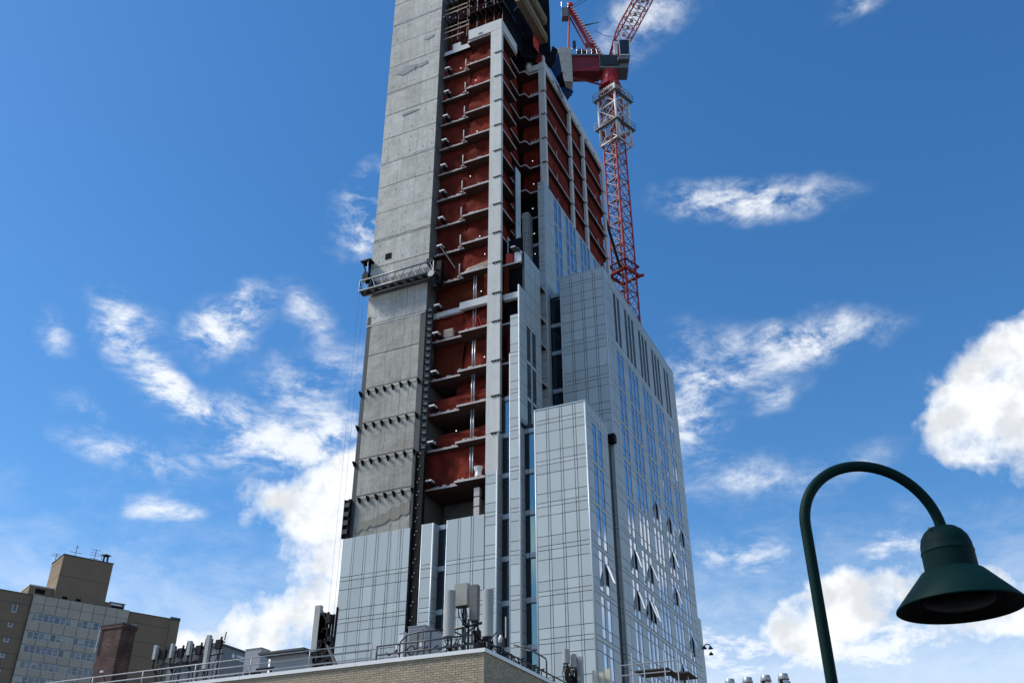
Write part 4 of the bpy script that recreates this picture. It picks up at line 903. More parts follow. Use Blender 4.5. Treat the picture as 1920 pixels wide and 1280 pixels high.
q = MB(); q.lathe('lamp_inside', [(.362, 1.5765), (.16, 1.76), (.0, 1.76)], (*LC_, 0), 64); q.build(o, 'reflector', True)
q = MB(); q.lathe('lens', [(.225, 1.640), (.222, 1.625), (.19, 1.602), (.12, 1.585), (.0, 1.579)], (*LC_, 0), 48); q.lathe('lamp_inside', [(.24, 1.650), (.24, 1.630), (.222, 1.630)], (*LC_, 0), 48); q.build(o, 'lens', True)
# ------------------------------------------------------------------ tan brick building in front, with its roof gear
YB = 25.0; XC = -12.45; ZR = 6.62
BB = thing('brick_building', 'low tan brick building with white coping at the bottom of the view', 'building', (-24, 32, GROUND))
b = MB(); b.box('brick_tan_flat', -46, XC-.012, YB+.012, 50, GROUND, ZR-1.2); b.box('mortar', -46, XC-.012, YB+.012, 50, ZR-1.2, ZR-.1); b.build(BB, 'wall')
b = MB(); b.box('roofing', -45.9, XC-.3, YB+.3, 49.8, ZR-.099, ZR-.05); b.build(BB, 'roof')
x = -46.0; wds = 4.6
xs = [XC+.06]
while xs[-1] > -46: xs.append(xs[-1]-4.35)
for a, c in zip(xs, xs[1:]): box(BB, 'coping', 'coping', c+.008, a-.008, YB-.05, YB+.34, ZR-.108, ZR)
ys = [YB+.345]
while ys[-1] < 50: ys.append(ys[-1]+3.6)
for a, c in zip(ys, ys[1:]): box(BB, 'coping', 'coping', XC-.33, XC+.06, a+.008, c-.008, ZR-.108, ZR)
CH = .0677; BL = .2032; row = 0; rb = random.Random(9)
z = ZR-.112
while z > ZR-1.15:
    off = (row % 2)*BL/2; x = XC-off; first = True
    if off: piece(BB, BB, 'brick', 'brick_tan', XC-off+.005, XC-.001, YB+rb.uniform(0, .003), YB+.06, z-CH+.010, z)
    while x > -24.5:
        piece(BB, BB, 'brick', 'brick_tan', x-BL+.010, x-.001, YB+rb.uniform(0, .0045), YB+.06, z-CH+.010, z) if (ZR-z) < 1.25-(XC-x)*.098 else None
        x -= BL
    y = YB+.0615; k = 0
    while y < YB+9 and (ZR-z) < 1.2-(y-YB)*.1:
        e = y+(BL if not (k == 0 and off) else BL/2)
        piece(BB, BB, 'side_brick', 'brick_tan', XC-.05, XC-rb.uniform(0, .004), y, e-.010, z-CH+.010, z); y = e; k += 1
    z -= CH; row += 1
# bricks are ranked by how large they show
flush_pieces()
b = MB(); b.box('brick_tan_flat', -46, -24.5, YB+.004, YB+.011, ZR-1.2, ZR-.11); b.build(BB, 'brick_face')

def rail(name, label, mn, pts, hs, zb, post_every, r=.022):
    t = thing(name, label, 'railing', (pts[0][0], pts[0][1], zb))
    for h in hs:
        q = MB(); q.path(mn, [(x, y, zb+h) for x, y in pts], r, 8); q.build(t, 'rail', True)
    for a, c in zip(pts, pts[1:]):
        a, c = Vector(a), Vector(c); n = max(1, int((c-a).length/post_every))
        for k in range(n+1):
            p = a+(c-a)*k/n; q = MB(); q.tube(mn, (p.x, p.y, zb), (p.x, p.y, zb+max(hs)), r*1.1, 8); q.build(t, 'post', True)
    return t
xe = at(697, 1225, YB+.25).x
rail('roof_railing', 'silver three-bar railing along the left of the brick parapet', 'rail_silver', [(-30, YB+.22), (xe, YB+.22)], (.16, .38, .60), ZR, 2.2, .020)
xd0, xd1 = at(706, 1225, YB+.25).x, at(888, 1200, YB+.25).x
rail('roof_railing', 'black two-bar railing left of the corner antennas', 'rail_dark', [(xd0, YB+.25), (xd1, YB+.25)], (.22, .48), ZR, 1.45, .026)
rail('roof_railing', 'black railing down the right side of the brick roof', 'rail_dark', [(XC-.2, YB+.6), (XC-.2, YB+14)], (.12, .30), ZR, 1.5, .026)
# curved black railing stub behind the air conditioner
t = thing('pipe_frame', 'black pipe guard frame sloping beside the grey roof unit', 'frame', at(742, 1225, 26.6))
for dy in (0, .55):
    q = MB(); q.path('rail_dark', [at(742, 1225, 26.5+dy), at(744, 1212, 26.5+dy), at(762, 1190, 26.5+dy), at(785, 1184, 26.5+dy), at(832, 1180, 26.5+dy)], .026, 8); q.build(t, 'rail', True)
for px, py in ((750, 1206), (762, 1191), (784, 1185), (808, 1182)):
    q = MB(); a = at(px, py, 26.5); q.tube('rail_dark', a, (a.x, a.y, ZR-.05), .026, 8); q.build(t, 'post')
# grey air handler and its white neighbour
def unit(name, label, cat, mn, px0, px1, pytop, Y, dep, zb=ZR-.05, h=None):
    a, c = at(px0, pytop, Y), at(px1, pytop, Y); t = thing(name, label, cat, ((a.x+c.x)/2, Y, zb))
    zt = (a.z+c.z)/2 if h is None else zb+h
    b = MB(); b.box(mn, a.x, c.x, Y, Y+dep, zb+.08, zt); b.box(mn, a.x-.02, c.x+.02, Y-.02, Y+dep+.02, zt, zt+.03); b.build(t, 'casing')
    b = MB(); b.box('dark_steel', a.x+.03, c.x-.03, Y+.05, Y+dep-.05, zb, zb+.08); b.build(t, 'skid')
    return t, a.x, c.x, zt
t, x0, x1, zt = unit('air_handler', 'grey roof air handler left of the corner antennas', 'air handler', 'cabinet_grey', 766, 797, 1174, 27.4, 1.2)
box(t, 'access_panel', 'cabinet', x0+.05, x1-.05, 27.385, 27.398, ZR+.06, zt-.08)
unit('vent_box', 'white slanted box left of the grey air handler', 'vent', 'crane_white', 748, 757, 1186, 27.6, .7)
def panel_ant(name, label, px, py0, py1, wpx, Y, mn='antenna', rounded=True, post=True, dep=.13, group=None):
    # py0 top, py1 bottom of the radome
    a, c = at(px, py0, Y), at(px, py1, Y); w_ = wpx/FPX*proj_depth(a); xm = c.x; H0, H1 = c.z, a.z+ (c.z-c.z)
    t = thing(name, label, 'antenna', (xm, Y+.2, ZR-.05 if Y < 36 else c.z-1.0), 0, group)
    b = MB(); n = 12
    if rounded: prof = [(w_/2*math.cos(math.pi*k/n), -dep*math.sin(math.pi*k/n)) for k in range(n+1)] + [(-w_/2, .05), (w_/2, .05)]
    else: prof = [(w_/2, -dep), (-w_/2, -dep), (-w_/2, .05), (w_/2, .05)]
    b.prism(mn, [(xm+x, Y+y) for x, y in prof][::-1], H0, H1); o = b.build(t, 'radome')
    b = MB(); b.box('dark_steel', xm-w_*.42, xm+w_*.42, Y-dep*.6, Y+.04, H0-.035, H0-.002)
    for k in range(4): b.tube('cable', (xm-w_*.3+k*w_*.2, Y-.03, H0-.03), (xm-w_*.3+k*w_*.2, Y-.03, H0-.12), .014, 6)
    b.build(t, 'connector_plate')
    if post:
        b = MB(); b.tube('rail_dark', (xm, Y+.18, ZR-.05 if Y < 36 else H0-1.0), (xm, Y+.18, H1-.1), .035, 8)
        for zz in (H0+.2*(H1-H0), H0+.8*(H1-H0)): b.box('dark_steel', xm-.05, xm+.05, Y+.051, Y+.16, zz-.05, zz+.05)
        b.build(t, 'mounting_pole')
        b = MB(); g_ = random.Random(hash(label) % 1000)
        for k in range(4):
            xx = xm-w_*.3+k*w_*.2; pts = [(xx, Y-.03, H0-.12), (xx+g_.uniform(-.1, .1), Y+.02, H0-.3), (xm+g_.uniform(-.05, .1), Y+.14, H0-.5), (xm+.03*k-.04, Y+.22, min(H0-.6, H0-.6))]
            b.path('cable', pts, .016, 6)
        b.build(t, 'cable_run', True)
    return t, Vector((xm, Y, H0)), H1
panel_ant('panel_antenna', 'tall light grey rounded antenna at the left of the roof corner', 841, 1108, 1193, 21, 25.9)
panel_ant('panel_antenna', 'tall light grey rounded antenna at the right of the roof corner', 914, 1106, 1193, 21, 25.9)
panel_ant('panel_antenna', 'squarish beige antenna box between the two tall grey antennas', 868, 1096, 1137, 27, 26.4, 'antenna_box', False, dep=.18)
panel_ant('panel_antenna', 'dark stained flat antenna beside the right corner antenna', 891, 1098, 1164, 15, 26.3, 'antenna_dark', False, dep=.16)
# steel mast with arms and radio boxes at the corner
t = thing('antenna_mast', 'black steel mast with cross arms and cables behind the corner antennas', 'mast', (at(868, 1200, 26.7).x, 26.7, ZR-.05)); xm = t.location.x
q = MB(); q.tube('rail_dark', (xm, 26.7, ZR-.05), (xm, 26.7, ZR+1.75), .05, 8); q.tube('rail_dark', (xm+.16, 26.75, ZR-.05), (xm+.16, 26.75, ZR+1.4), .04, 8); q.tube('rail_dark', (xm-.25, 26.75, ZR-.05), (xm-.25, 26.75, ZR+.7), .03, 8); q.build(t, 'pole')
for h in (1.15, .62): 
    q = MB(); q.tube('rail_dark', (xm-.55, 26.65, ZR+h-.05), (xm+.95, 26.65, ZR+h+.08), .045, 8); q.build(t, 'cross_arm')
for sx in (-1, 1):
    q = MB(); q.tube('rail_dark', (xm, 26.68, ZR+.9), (xm+.5*sx, 26.66, ZR+1.15), .025, 6); q.build(t, 'brace')
for dx, h in ((.55, .75), (.62, .45), (.95, .4)): q = MB(); q.box('cable', xm+dx-.12, xm+dx+.12, 26.45, 26.62, ZR+h-.17, ZR+h+.2); q.build(t, 'radio_unit')
g_ = random.Random(4)
for k in range(16):
    x0_ = xm+g_.uniform(-.4, 1.3); pts = [(x0_, 26.5+g_.uniform(-.2, .2), ZR+g_.uniform(.6, 1.1)), (x0_+g_.uniform(-.3, .3), 26.4, ZR+g_.uniform(.3, .6)), (x0_+g_.uniform(-.4, .4), 26.3, ZR+g_.uniform(.1, .35)), (x0_+g_.uniform(-.5, .5), 26.4, ZR)]
    cp = []
    for i in range(3):
        for s_ in range(4): f = s_/4; cp.append(Vector(pts[i]).lerp(Vector(pts[i+1]), f))
    cp.append(Vector(pts[3])); q = MB(); q.path('cable', cp, .017, 6); q.build(t, 'cable_run', True)
for k in range(6):
    x0_ = xm-2.0+k*.35; q = MB(); q.path('cable', [(x0_, 25.5, ZR+.35+.05*math.sin(k)), (x0_+.12, 25.45, ZR+.22), (x0_+.25, 25.5, ZR+.3), (x0_+.4, 25.52, ZR+.38)], .02, 6); q.build(t, 'cable_run', True)
q = MB(); q.path('cable', [(xm-1.1+.13*math.cos(a), 25.45, ZR+.3+.13*math.sin(a)) for a in [i*.45 for i in range(15)]], .018, 6); q.build(t, 'cable_run', True)
for dx in (-.75, -1.6): box(t, 'junction_box', 'white_paint', xm+dx-.035, xm+dx+.035, 25.4, 25.47, ZR+.38, ZR+.5)
t = thing('cable_coil', 'coiled black cables and brackets along the right brick parapet', 'cables', (XC-.4, 26.8, ZR))
for k in range(14):
    y0_ = 25.7+k*.33; pts = [(XC-.35+g_.uniform(-.15, .1), y0_+.25*math.cos(a), ZR+.22+.2*math.sin(a)+g_.uniform(-.03, .03)) for a in [i*.7 for i in range(8)]]
    q = MB(); q.path('cable', pts, .02, 6); q.build(t, 'loop', True)
t = thing('ladder_rail', 'black bent ladder handrail on the right roof edge', 'handrail', (XC-.15, 29.5, ZR))
for dy in (0, .6):
    q = MB(); q.path('rail_dark', [(XC-.1, 29.2+dy, ZR-.2), (XC-.1, 29.2+dy, ZR+.6), (XC-.15, 29.25+dy, ZR+.72), (XC-.5, 29.2+dy, ZR+.95), (XC-1.0, 29.2+dy, ZR+1.1)], .028, 8); q.build(t, 'handrail', True)
t = thing('whip_antenna', 'thin white whip antenna right of the corner antennas', 'antenna', (at(944, 1200, 27.5).x, 27.5, ZR)); xw = t.location.x
q = MB(); q.tube('rail_dark', (xw, 27.5, ZR), (xw, 27.5, ZR+.9), .03, 8); q.build(t, 'pole'); q = MB(); q.tube('white_paint', (xw+.08, 27.5, ZR+.9), (xw+.08, 27.5, ZR+1.55), .02, 8); q.build(t, 'whip'); q = MB(); q.lathe('white_paint', [(0, 0), (.07, .03), (.07, .15), (.03, .25), (0, .26)], (xw-.1, 27.5, ZR+.75), 12); q.build(t, 'dome', True)
# dense cluster at the left of the tower's foot
t, c0, h1 = panel_ant('panel_antenna', 'tall grey slab antenna with a bundle of black gear left of the tower foot', 591, 1137, 1222, 12, 27.0, rounded=False, dep=.12)
gear = MB(); g_ = random.Random(8)
t2 = thing('radio_stack', 'stacked black radio units and poles beside the tall slab antenna', 'radio gear', (c0.x+.35, 27.1, ZR-.05))
zb_ = ZR-.05
for k in range(5):
    q = MB(); xx = c0.x+.14+.12*k; q.tube('cable', (xx, 27.1, zb_), (xx+.02, 27.1+.05, zb_+(h1-zb_)*(.97 if k == 4 else g_.uniform(.78, .93))), .045, 8); q.build(t2, 'pole')
for k in range(34):
    xx = c0.x+g_.uniform(.08, .62); zz = zb_+(h1-zb_)*g_.uniform(.08, .85); q = MB(); q.box('cable', xx-.08, xx+.08, 26.9, 27.08, zz-.15, zz+.15); q.build(t2, 'radio_unit')
for k in range(16):
    xx = c0.x+g_.uniform(.0, .7); zz = zb_+g_.uniform(.6, 1.3); q = MB(); q.path('cable', [(xx, 26.95, zz), (xx+.07, 26.88, zz-.25), (xx+g_.uniform(-.1, .15), 26.9, zz-.55), (xx+g_.uniform(-.15, .2), 26.95, zb_+.05)], .018, 6); q.build(t2, 'cable_run', True)
q = MB(); q.tube('membrane', (c0.x+.5, 26.95, zb_+1.25), (c0.x+1.45, 26.6, zb_+.02), .06, 8); q.build(t2, 'raking_strut'); q = MB(); q.tube('membrane', (c0.x+.4, 27.0, zb_+.8), (c0.x+.85, 26.8, zb_+.02), .075, 8); q.build(t2, 'raking_strut')
# row of sector antennas on the far left of the roof
for k, (px, y0, y1, wd, what) in enumerate(((290, 1210, 1236, 9, 'leftmost grey sector antenna beside the brick chimney'), (321, 1207, 1233, 8, 'grey sector antenna second from the brick chimney'), (354, 1202, 1228, 9, 'short grey sector antenna before the equipment shelter'), (384, 1192, 1254, 11, 'long tilted grey sector antenna before the equipment shelter'))):
    Y = 30.5
    t, c, h = panel_ant('sector_antenna', what, px, y0, y1, wd*.72, Y, rounded=False, dep=.10, group='sector antennas on the left of the roof')
    q = MB(); xo = c.x+.32+.04*k; q.tube('rail_dark', (xo, Y+.2, ZR-.05), (xo, Y+.2, h-.05), .045, 8); q.box('cable', xo-.13, xo+.13, Y+.02, Y+.18, h-.55, h-.2); q.tube('rail_dark', (c.x, Y+.18, h-.3), (xo+.2, Y+.2, h-.28), .03, 6); q.tube('rail_dark', (c.x, Y+.18, h-.75), (xo+.22, Y+.2, h-.73), .03, 6); q.tube('cable', (xo+.16, Y+.2, h-.2), (xo+.2, Y+.2, h+.12), .022, 6); q.build(t, 'side_mast')
    q = MB(); q.path('cable', [(xo, Y, h-.6), (xo+.12, Y-.02, h-.9), (xo-.05, Y, h-1.2), (xo, Y+.05, ZR)], .018, 6); q.build(t, 'cable_run', True)
# equipment shelter with faded lettering, other boxes
a, c, e = at(318, 1231, 32.5), at(418, 1207, 32.5), at(418, 1207, 32.5)
SH = thing('equipment_shelter', 'dark grey flat-roofed equipment shelter with a faded white logo', 'shelter', ((a.x+c.x)/2, 33.5, ZR-.05))
zt = c.z; xr = c.x
b = MB(); b.box('cabinet', a.x, xr, 32.5, 35.0, ZR-.05, zt-.06); b.build(SH, 'casing'); box(SH, 'roof_lip', 'membrane', a.x-.04, xr+.05, 32.45, 35.05, zt-.06, zt+.02); box(SH, 'cable_tray', 'membrane', a.x, xr-.9, 32.28, 32.46, zt-.62, zt-.3)
q = MB(); q.tube('rail_dark', (a.x, 32.2, zt-.85), (xr-1, 32.2, zt-.85), .03, 6); q.build(SH, 'conduit')
lg = MB(); n = 14; yc, zc_ = 33.25, zt-.33
lg.raw([(xr+.006, yc+.10*math.cos(2*math.pi*k/n), zc_+.10*math.sin(2*math.pi*k/n)) for k in range(n)], [tuple(range(n))], 'logo'); lg.raw([(xr+.006, 33.45, zt-.24), (xr+.006, 34.35, zt-.24), (xr+.006, 34.35, zt-.32), (xr+.006, 33.45, zt-.32)], [(0, 1, 2, 3)], 'logo'); lg.raw([(xr+.006, 33.45, zt-.38), (xr+.006, 34.2, zt-.38), (xr+.006, 34.2, zt-.45), (xr+.006, 33.45, zt-.45)], [(0, 1, 2, 3)], 'logo'); lg.build(SH, 'logo')
unit('stair_bulkhead', 'light grey metal box right of the equipment shelter', 'box', 'cabinet_grey', 461, 490, 1216, 31.0, .55)
unit('small_hut', 'small brown roofed hut behind the equipment shelter', 'hut', 'tan_brick', 441, 457, 1238, 36.0, 1.2)
t, x0, x1, zt = unit('condenser_row', 'low grey condenser row under a dark canopy by the slab antenna', 'condenser', 'cabinet_grey', 508, 570, 1229, 30.0, 1.0)
box(t, 'canopy', 'membrane', x0-.3, x1+.25, 29.6, 31.2, zt+.06, zt+.14)
for k in range(3): q = MB(); q.tube('cable', (x0+.3+.4*k, 29.96, ZR+.1), (x0+.3+.4*k, 29.96, ZR+.55), .11, 10); q.build(t, 'fan_drum')
for k, (px, w_) in enumerate(((478, .45), (500, .5), (545, .5))):
    c = at(px, 1236, 28.5); t = thing('pipe_frame', ['thin black square pipe frame before the light grey metal box', 'thin black pipe frame right of the light grey metal box', 'low black pipe stand before the condenser row'][k], 'frame', (c.x, 28.5, ZR-.05)); hh = (1.0, 1.1, .62)[k]
    for sx in (-1, 1): q = MB(); q.tube('cable', (c.x+sx*w_/2, 28.5, ZR-.05), (c.x+sx*w_/2, 28.5, ZR+hh), .045, 6); q.build(t, 'leg')
    q = MB(); q.tube('cable', (c.x-w_/2-.15, 28.5, ZR+hh), (c.x+w_/2+.1, 28.5, ZR+hh), .045, 6); q.tube('cable', (c.x-w_/2, 28.5, ZR+hh-.2), (c.x-w_/2-.35, 28.2, ZR+hh-.12), .04, 6); q.build(t, 'top_bar')

# ------------------------------------------------------------------ brick chimney
Yc = 43.0; a, c = at(192, 1172, Yc), at(232, 1165, Yc); zt = (a.z+c.z)/2
CM = thing('brick_chimney', 'square red brick chimney stack with dark cap left of the roof antennas', 'chimney', ((a.x+c.x)/2, Yc+.6, ZR-.05))
b = MB(); b.box('brick_red', a.x+.06, c.x-.05, Yc, Yc+1.15, ZR-.05, zt-.28); b.build(CM, 'stack')
b = MB(); b.box('brick_red', a.x, c.x+.01, Yc-.05, Yc+1.2, zt-.28, zt-.08); b.box('membrane', a.x-.02, c.x+.03, Yc-.07, Yc+1.22, zt-.08, zt); b.build(CM, 'cap')
q = MB(); q.tube('galv', (a.x-.0, Yc-.09, zt-.2), (a.x-.05, Yc-.09, zt-1.6), .035, 6); q.build(CM, 'downpipe')
q = MB(); p = at(191, 1259, Yc-.4); q.tube('rail_dark', (p.x+.35, Yc-.02, p.z-.9), p, .03, 6); q.lathe('white_paint', [(0, .1), (.1, .05), (.12, -.04), (0, -.06)], p, 10); q.build(CM, 'lamp_bracket')

# ------------------------------------------------------------------ tan apartment block far left (turned 64 degrees)
sF = 4/3.
FB = thing('apartment_block', 'tan brick apartment block with pale window bay and rooftop penthouse at far left', 'building', (-147.65, 153.5, GROUND), R(64))
g0 = -GROUND
ZT = 53.5+g0
def fx(u): return (u-54.94)*sF
b = MB(); b.box('tan_brick', -48, 0, 0, 15, 0, ZT); b.build(FB, 'wall'); box(FB, 'coping', 'membrane', -48, .15, -.12, .3, ZT, ZT+.12); box(FB, 'corner_pier', 'tan_brick', -1.9, .06, -.14, .0, 0, ZT-.2); box(FB, 'corner_cap', 'membrane', -2.0, .12, -.18, .1, ZT-.2, ZT+.45)
xl, xr = fx(33.0), fx(46.9)
box(FB, 'bay', 'membrane', xl, xr, -.5, -.006, 0, ZT+.15)
FT = [50.1, 46.75, 44.2, 41.35, 38.6, 35.8, 33.0]
for i, z in enumerate(FT):
    z += g0; z2 = z-1.35
    zn = FT[i-1]+g0-1.35 if i else ZT+.1
    npan = 8
    for k in range(npan):
        x0 = xl+(xr-xl)*k/npan; x1 = xl+(xr-xl)*(k+1)/npan; zm = (z+zn)/2
        if i == 0: box(FB, 'facade_panel', 'white_panel', x0+.05, x1-.05, -.56, -.50, z+1.85, zn-.05); box(FB, 'facade_panel', 'white_panel', x0+.05, x1-.05, -.56, -.50, z+.1, z+1.79)
        else: box(FB, 'facade_panel', 'white_panel', x0+.05, x1-.05, -.56, -.50, z+.1, zn-.02)
    for qa, qb in ((xl+.03, xl+.53), (xl+7.97, xl+8.93), (xl+15.37, xl+16.13)): box(FB, 'facade_panel', 'white_panel', qa, qb, -.545, -.50, z2, z)
    for g1, g2, n in ((xl+.6, xl+.6+7.3, 7), (xl+9.0, xl+9.0+6.3, 6), (xl+16.2, xr-.15, 2)):
        fr = MB(); fr.box('white_frame', g1, g2, -.535, -.50, z2, z2+.07); fr.box('white_frame', g1, g2, -.535, -.50, z-.07, z)
        for k in range(n+1): xx = g1+(g2-g1)*k/n; fr.box('white_frame', xx-.05, xx+.05, -.54, -.50, z2, z)
        o = fr.build(FB, 'window_band')
        for k in range(n):
            xx = g1+(g2-g1)*k/n; box(o, 'pane', 'far_glass', xx+.05, xx+(g2-g1)/n-.05, -.52, -.505, z2+.07, z-.07)
            if rb.random() < .35: box(o, 'blind', 'blind', xx+.05, xx+(g2-g1)/n-.05, -.526, -.521, z-.07-rb.uniform(.3, 1.1), z-.07)
            if k % 2: box(o, 'transom', 'white_frame', xx+.05, xx+(g2-g1)/n-.05, -.53, -.521, z2+.62, z2+.68)
for i, z in enumerate([51.5, 48.0, 45.2, 42.4, 39.6, 36.8]):
    z += g0
    box(FB, 'ledge', 'membrane', xr, -2.0, -.03, -.001, z, z+.07); box(FB, 'ledge', 'membrane', -48, xl, -.03, -.001, z, z+.07)
    for x in (xr+1.6, xl-2.6):
        w_ = MB(); hh = 1.5 if i == 0 else .75; w_.box('white_frame', x-.42, x-.3, -.08, -.002, z-.2-hh, z-.2); w_.box('white_frame', x+.3, x+.42, -.08, -.002, z-.2-hh, z-.2); w_.box('white_frame', x-.3, x+.3, -.08, -.002, z-.2-hh, z-.05-hh); o = w_.build(FB, 'small_window'); box(o, 'pane', 'far_glass', x-.3, x+.3, -.05, -.003, z-.05-hh, z-.2)
# penthouse
p0, p1 = fx(35.9), fx(43.26)
b = MB(); b.box('tan_brick', p0, p1, .0+.4, 8.2, ZT-.2, 62.5+g0); b.build(FB, 'penthouse'); box(FB, 'penthouse_coping', 'membrane', p0-.12, p1+.12, .28, 8.3, 62.5+g0, 62.65+g0)
box(FB, 'ledge', 'membrane', p0+.01, p1-.01, .375, .398, 58.3+g0, 58.37+g0); box(FB, 'ledge', 'membrane', p0-.02, p0-.003, .5, 8.1, 58.3+g0, 58.37+g0); box(FB, 'ledge', 'membrane', p0-.02, p0-.003, .5, 8.1, 61.6+g0, 61.67+g0)
for x in (p0+1.6, p0+4.2): box(FB, 'roof_vent', 'black_steel', x, x+.9, .33, .396, 53.9+g0, 54.4+g0)
b = MB(); b.box('tan_brick', p0-4.6, p0, 1.2, 7.0, ZT-.2, 55.6+g0); b.box('white_frame', p0-4.7, p0+.0, 1.1, 7.1, 55.6+g0, 55.8+g0); b.box('black_steel', p0-3.4, p0-1.6, 1.15, 1.198, 54.3+g0, 55.2+g0); b.build(FB, 'roof_hut')
b = MB(); b.box('tan_brick', p1, p1+4.2, 1.2, 6.5, ZT-.2, 55.0+g0); b.box('membrane', p1+1.2, p1+4.3, 1.1, 6.6, 55.0+g0, 55.2+g0); b.box('white_frame', p1+1.4, p1+3.6, 1.14, 1.198, 54.55+g0, 54.95+g0); b.box('black_steel', p1+1.6, p1+3.9, 1.15, 1.198, 53.6+g0, 54.5+g0); b.build(FB, 'roof_hut')
# its aerials stand on the penthouse
def aerial(dx, dy, h, bars, lab):
    base = FB.matrix_basis @ Vector((0, 0, 0))
    ca, sa_ = math.cos(R(64)), math.sin(R(64)); lx, ly = p0+dx, dy
    loc = (FB.location.x+lx*ca-ly*sa_, FB.location.y+lx*sa_+ly*ca, 62.66)
    t = thing('roof_aerial', lab, 'aerial', loc, 0, 'aerials on the penthouse roof')
    q = MB(); q.tube('dark_steel', loc, (loc[0], loc[1], loc[2]+h), .06, 5); q.build(t, 'mast')
    for z, L in bars:
        q = MB(); q.tube('dark_steel', (loc[0]-L*ca, loc[1]-L*sa_, loc[2]+z), (loc[0]+L*ca, loc[1]+L*sa_, loc[2]+z), .045, 5); q.build(t, 'cross_bar')
aerial(2.4, 1.5, 2.6, ((1.0, 1.2), (2.1, .3)), 'tall thin roof aerial near the penthouse middle')
aerial(6.2, 1.5, 2.4, ((.5, .9), (1.2, 1.1), (1.7, 1.0), (2.3, .9)), 'roof aerial with four cross bars on the penthouse')
aerial(-.2, 5.5, 1.3, ((.8, 1.0), (1.2, .7)), 'short roof aerial at the left penthouse edge')
aerial(7.8, 2.5, 2.3, ((1.8, .4),), 'slim roof aerial beside the penthouse flue')
ca, sa_ = math.cos(R(64)), math.sin(R(64)); lx, ly = p1-1.3, 2.0; loc = (FB.location.x+lx*ca-ly*sa_, FB.location.y+lx*sa_+ly*ca, 62.66)
q = MB(); q.tube('dark_steel', (loc[0]-.35*ca, loc[1]-.35*sa_, loc[2]), (loc[0]-.35*ca, loc[1]-.35*sa_, loc[2]+1.7), .2, 8); q.tube('dark_steel', (loc[0]+.4*ca, loc[1]+.4*sa_, loc[2]), (loc[0]+.4*ca, loc[1]+.4*sa_, loc[2]+1.8), .2, 8); q.box('dark_steel', loc[0]-.7, loc[0]+.7, loc[1]-.7, loc[1]+.7, loc[2]+1.7, loc[2]+1.85)
tag(q.build(None, 'roof_flue'), 'dark twin-pipe flue at the right end of the penthouse roof', 'flue')

# ------------------------------------------------------------------ low roofs below the frame that carry the last few things
LB2 = thing('low_building', 'low brown wall block behind the brick building, roof below view', 'building', (-9, 45, GROUND))
b = MB(); b.box('brown_wall', -15.5, -4.0, 38.5, 52, GROUND, 6.6); b.build(LB2, 'wall'); box(LB2, 'coping', 'coping', -15.6, -3.9, 38.4, 38.8, 6.6, 6.72)
for k, (px, y0, y1, wd, mn, lab, rd) in enumerate(((1061.5, 1217, 1243, 12, 'antenna', 'left short grey antenna low in front of the front block', True), (1076, 1226, 1251, 11, 'antenna_box', 'middle short grey antenna low in front of the front block', True), (1090, 1231, 1300, 12, 'cabinet_grey', 'long flat grey antenna low in front of the front block', False),
                                               (1118, 1257, 1300, 8, 'antenna_cream', 'left cream antenna at the bottom edge', False), (1131, 1261, 1300, 9, 'antenna_cream', 'middle cream antenna at the bottom edge', False), (1143, 1254, 1300, 10, 'antenna_cream', 'right cream antenna at the bottom edge', False))):
    t, c, h = panel_ant('panel_antenna', lab, px, y0, y1, wd, 41.0+.3*k, mn, rd, True, .16)
    if k < 2:
        for j in range(5): xx = c.x+g_.uniform(-.16, .2); zz = c.z-g_.uniform(.25, 1.0); box(t, 'radio_unit', 'cable', xx-.07, xx+.07, c.y+.02, c.y+.16, zz-.14, zz+.1)
        for j in range(9): xx = c.x+g_.uniform(-.2, .22); q = MB(); q.path('cable', [(xx, c.y-.02, c.z-.1), (xx+g_.uniform(-.08, .08), c.y-.06, c.z-.4), (xx+g_.uniform(-.12, .12), c.y-.03, c.z-.75), (xx, c.y+.05, c.z-1.1)], .018, 5); q.build(t, 'cable_run', True)
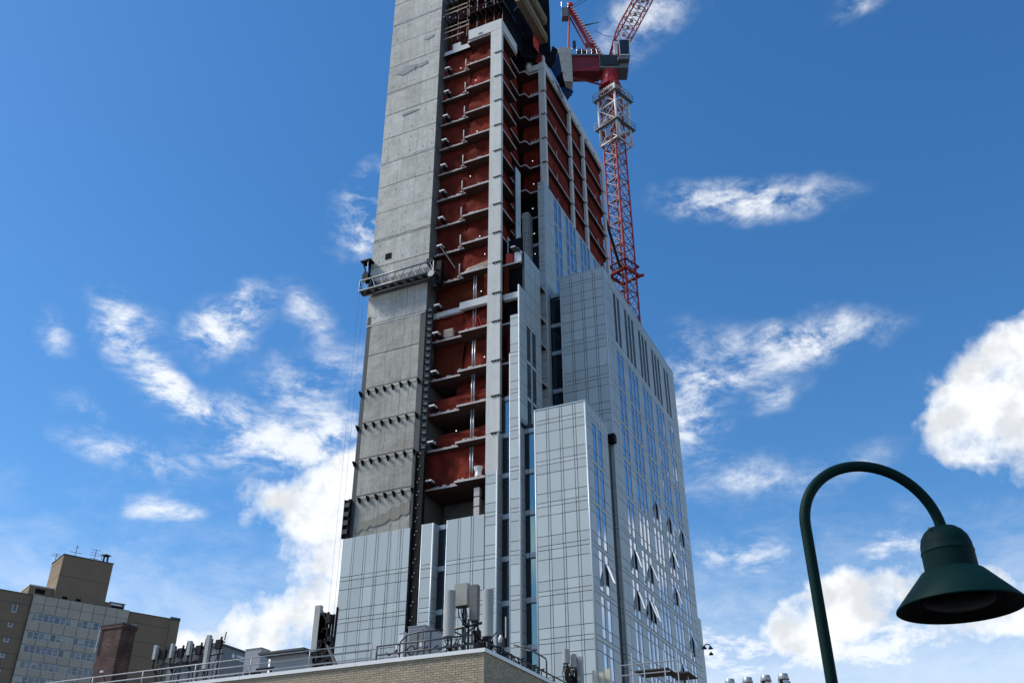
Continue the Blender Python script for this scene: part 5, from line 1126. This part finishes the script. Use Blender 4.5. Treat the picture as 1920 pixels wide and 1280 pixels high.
# tube scaffold with a plank deck
c = at(1228, 1255, 47); SC = thing('tube_scaffold', 'tube scaffold with dark plank deck before the windowed side of the tower', 'scaffold', (c.x, 48, 6.6))
a0, a1 = at(1190, 1250, 47), at(1252, 1243, 47); zs_ = c.z
for k in range(5): box(SC, 'plank', 'plank_dark', a0.x, a1.x, 47+.32*k, 47.3+.32*k, zs_, zs_+.06)
box(SC, 'plank', 'plank_dark', a1.x-.3, a1.x+.75, 47.9, 49.6, zs_-.07, zs_-.01)
for x in (a0.x-.1, a0.x+.5, a1.x-.15, a1.x+.5):
    for y in (46.95, 48.7): q = MB(); q.tube('galv', (x, y, 6.6), (x, y, zs_+.9*(1 if y < 47 else .3)), .03, 6); q.build(SC, 'standard')
for z, e in ((zs_+.35, .6), (zs_-.14, .1)): q = MB(); q.tube('galv', (a0.x-.7, 46.95, z), (a1.x+e, 46.95, z), .03, 6); q.build(SC, 'ledger')
# row of flue cowls at lower right
RB = thing('low_building', 'low grey wall block at lower right, roof below view', 'building', (-1, 47, GROUND))
b = MB(); b.box('brown_wall', -3.2, 6, 42, 54, GROUND, 6.9); b.build(RB, 'wall'); box(RB, 'coping', 'coping', -3.3, 6.1, 41.9, 42.3, 6.9, 7.0)
for k, (px, py) in enumerate(((1368, 1273), (1401, 1270), (1435, 1266), (1468, 1263))):
    c = at(px, py, 45); t = thing('flue_cowl', ['leftmost of four grey metal flue cowls at the bottom edge', 'second from left of four grey flue cowls at the bottom edge', 'third from left of four grey flue cowls at the bottom edge', 'rightmost of four grey metal flue cowls at the bottom edge'][k], 'flue', (c.x, 45, 6.9), 0, 'flue cowls at the bottom edge')
    q = MB(); q.lathe('cowl', [(.0, .02), (.19, .01), (.20, 0), (.25, -.24), (.24, -.25), (.0, -.25)], c, 20); q.build(t, 'cap', True)
    q = MB(); q.lathe('black_steel', [(.21, -.25), (.21, -.7)], c, 16); q.build(t, 'throat')
    for j in range(4):
        a = j*math.pi/2+.5; q = MB(); q.raw([(c.x+.27*math.cos(a+s_), c.y+.27*math.sin(a+s_), c.z+dz) for s_ in (-.5, 0, .5) for dz in (-.29, -.72)], [(0, 1, 3, 2), (2, 3, 5, 4)], 'cowl'); q.build(t, 'baffle')
    q = MB(); q.tube('cowl', (c.x, c.y, 6.9), (c.x, c.y, c.z-.7), .2, 16); q.build(t, 'pipe')
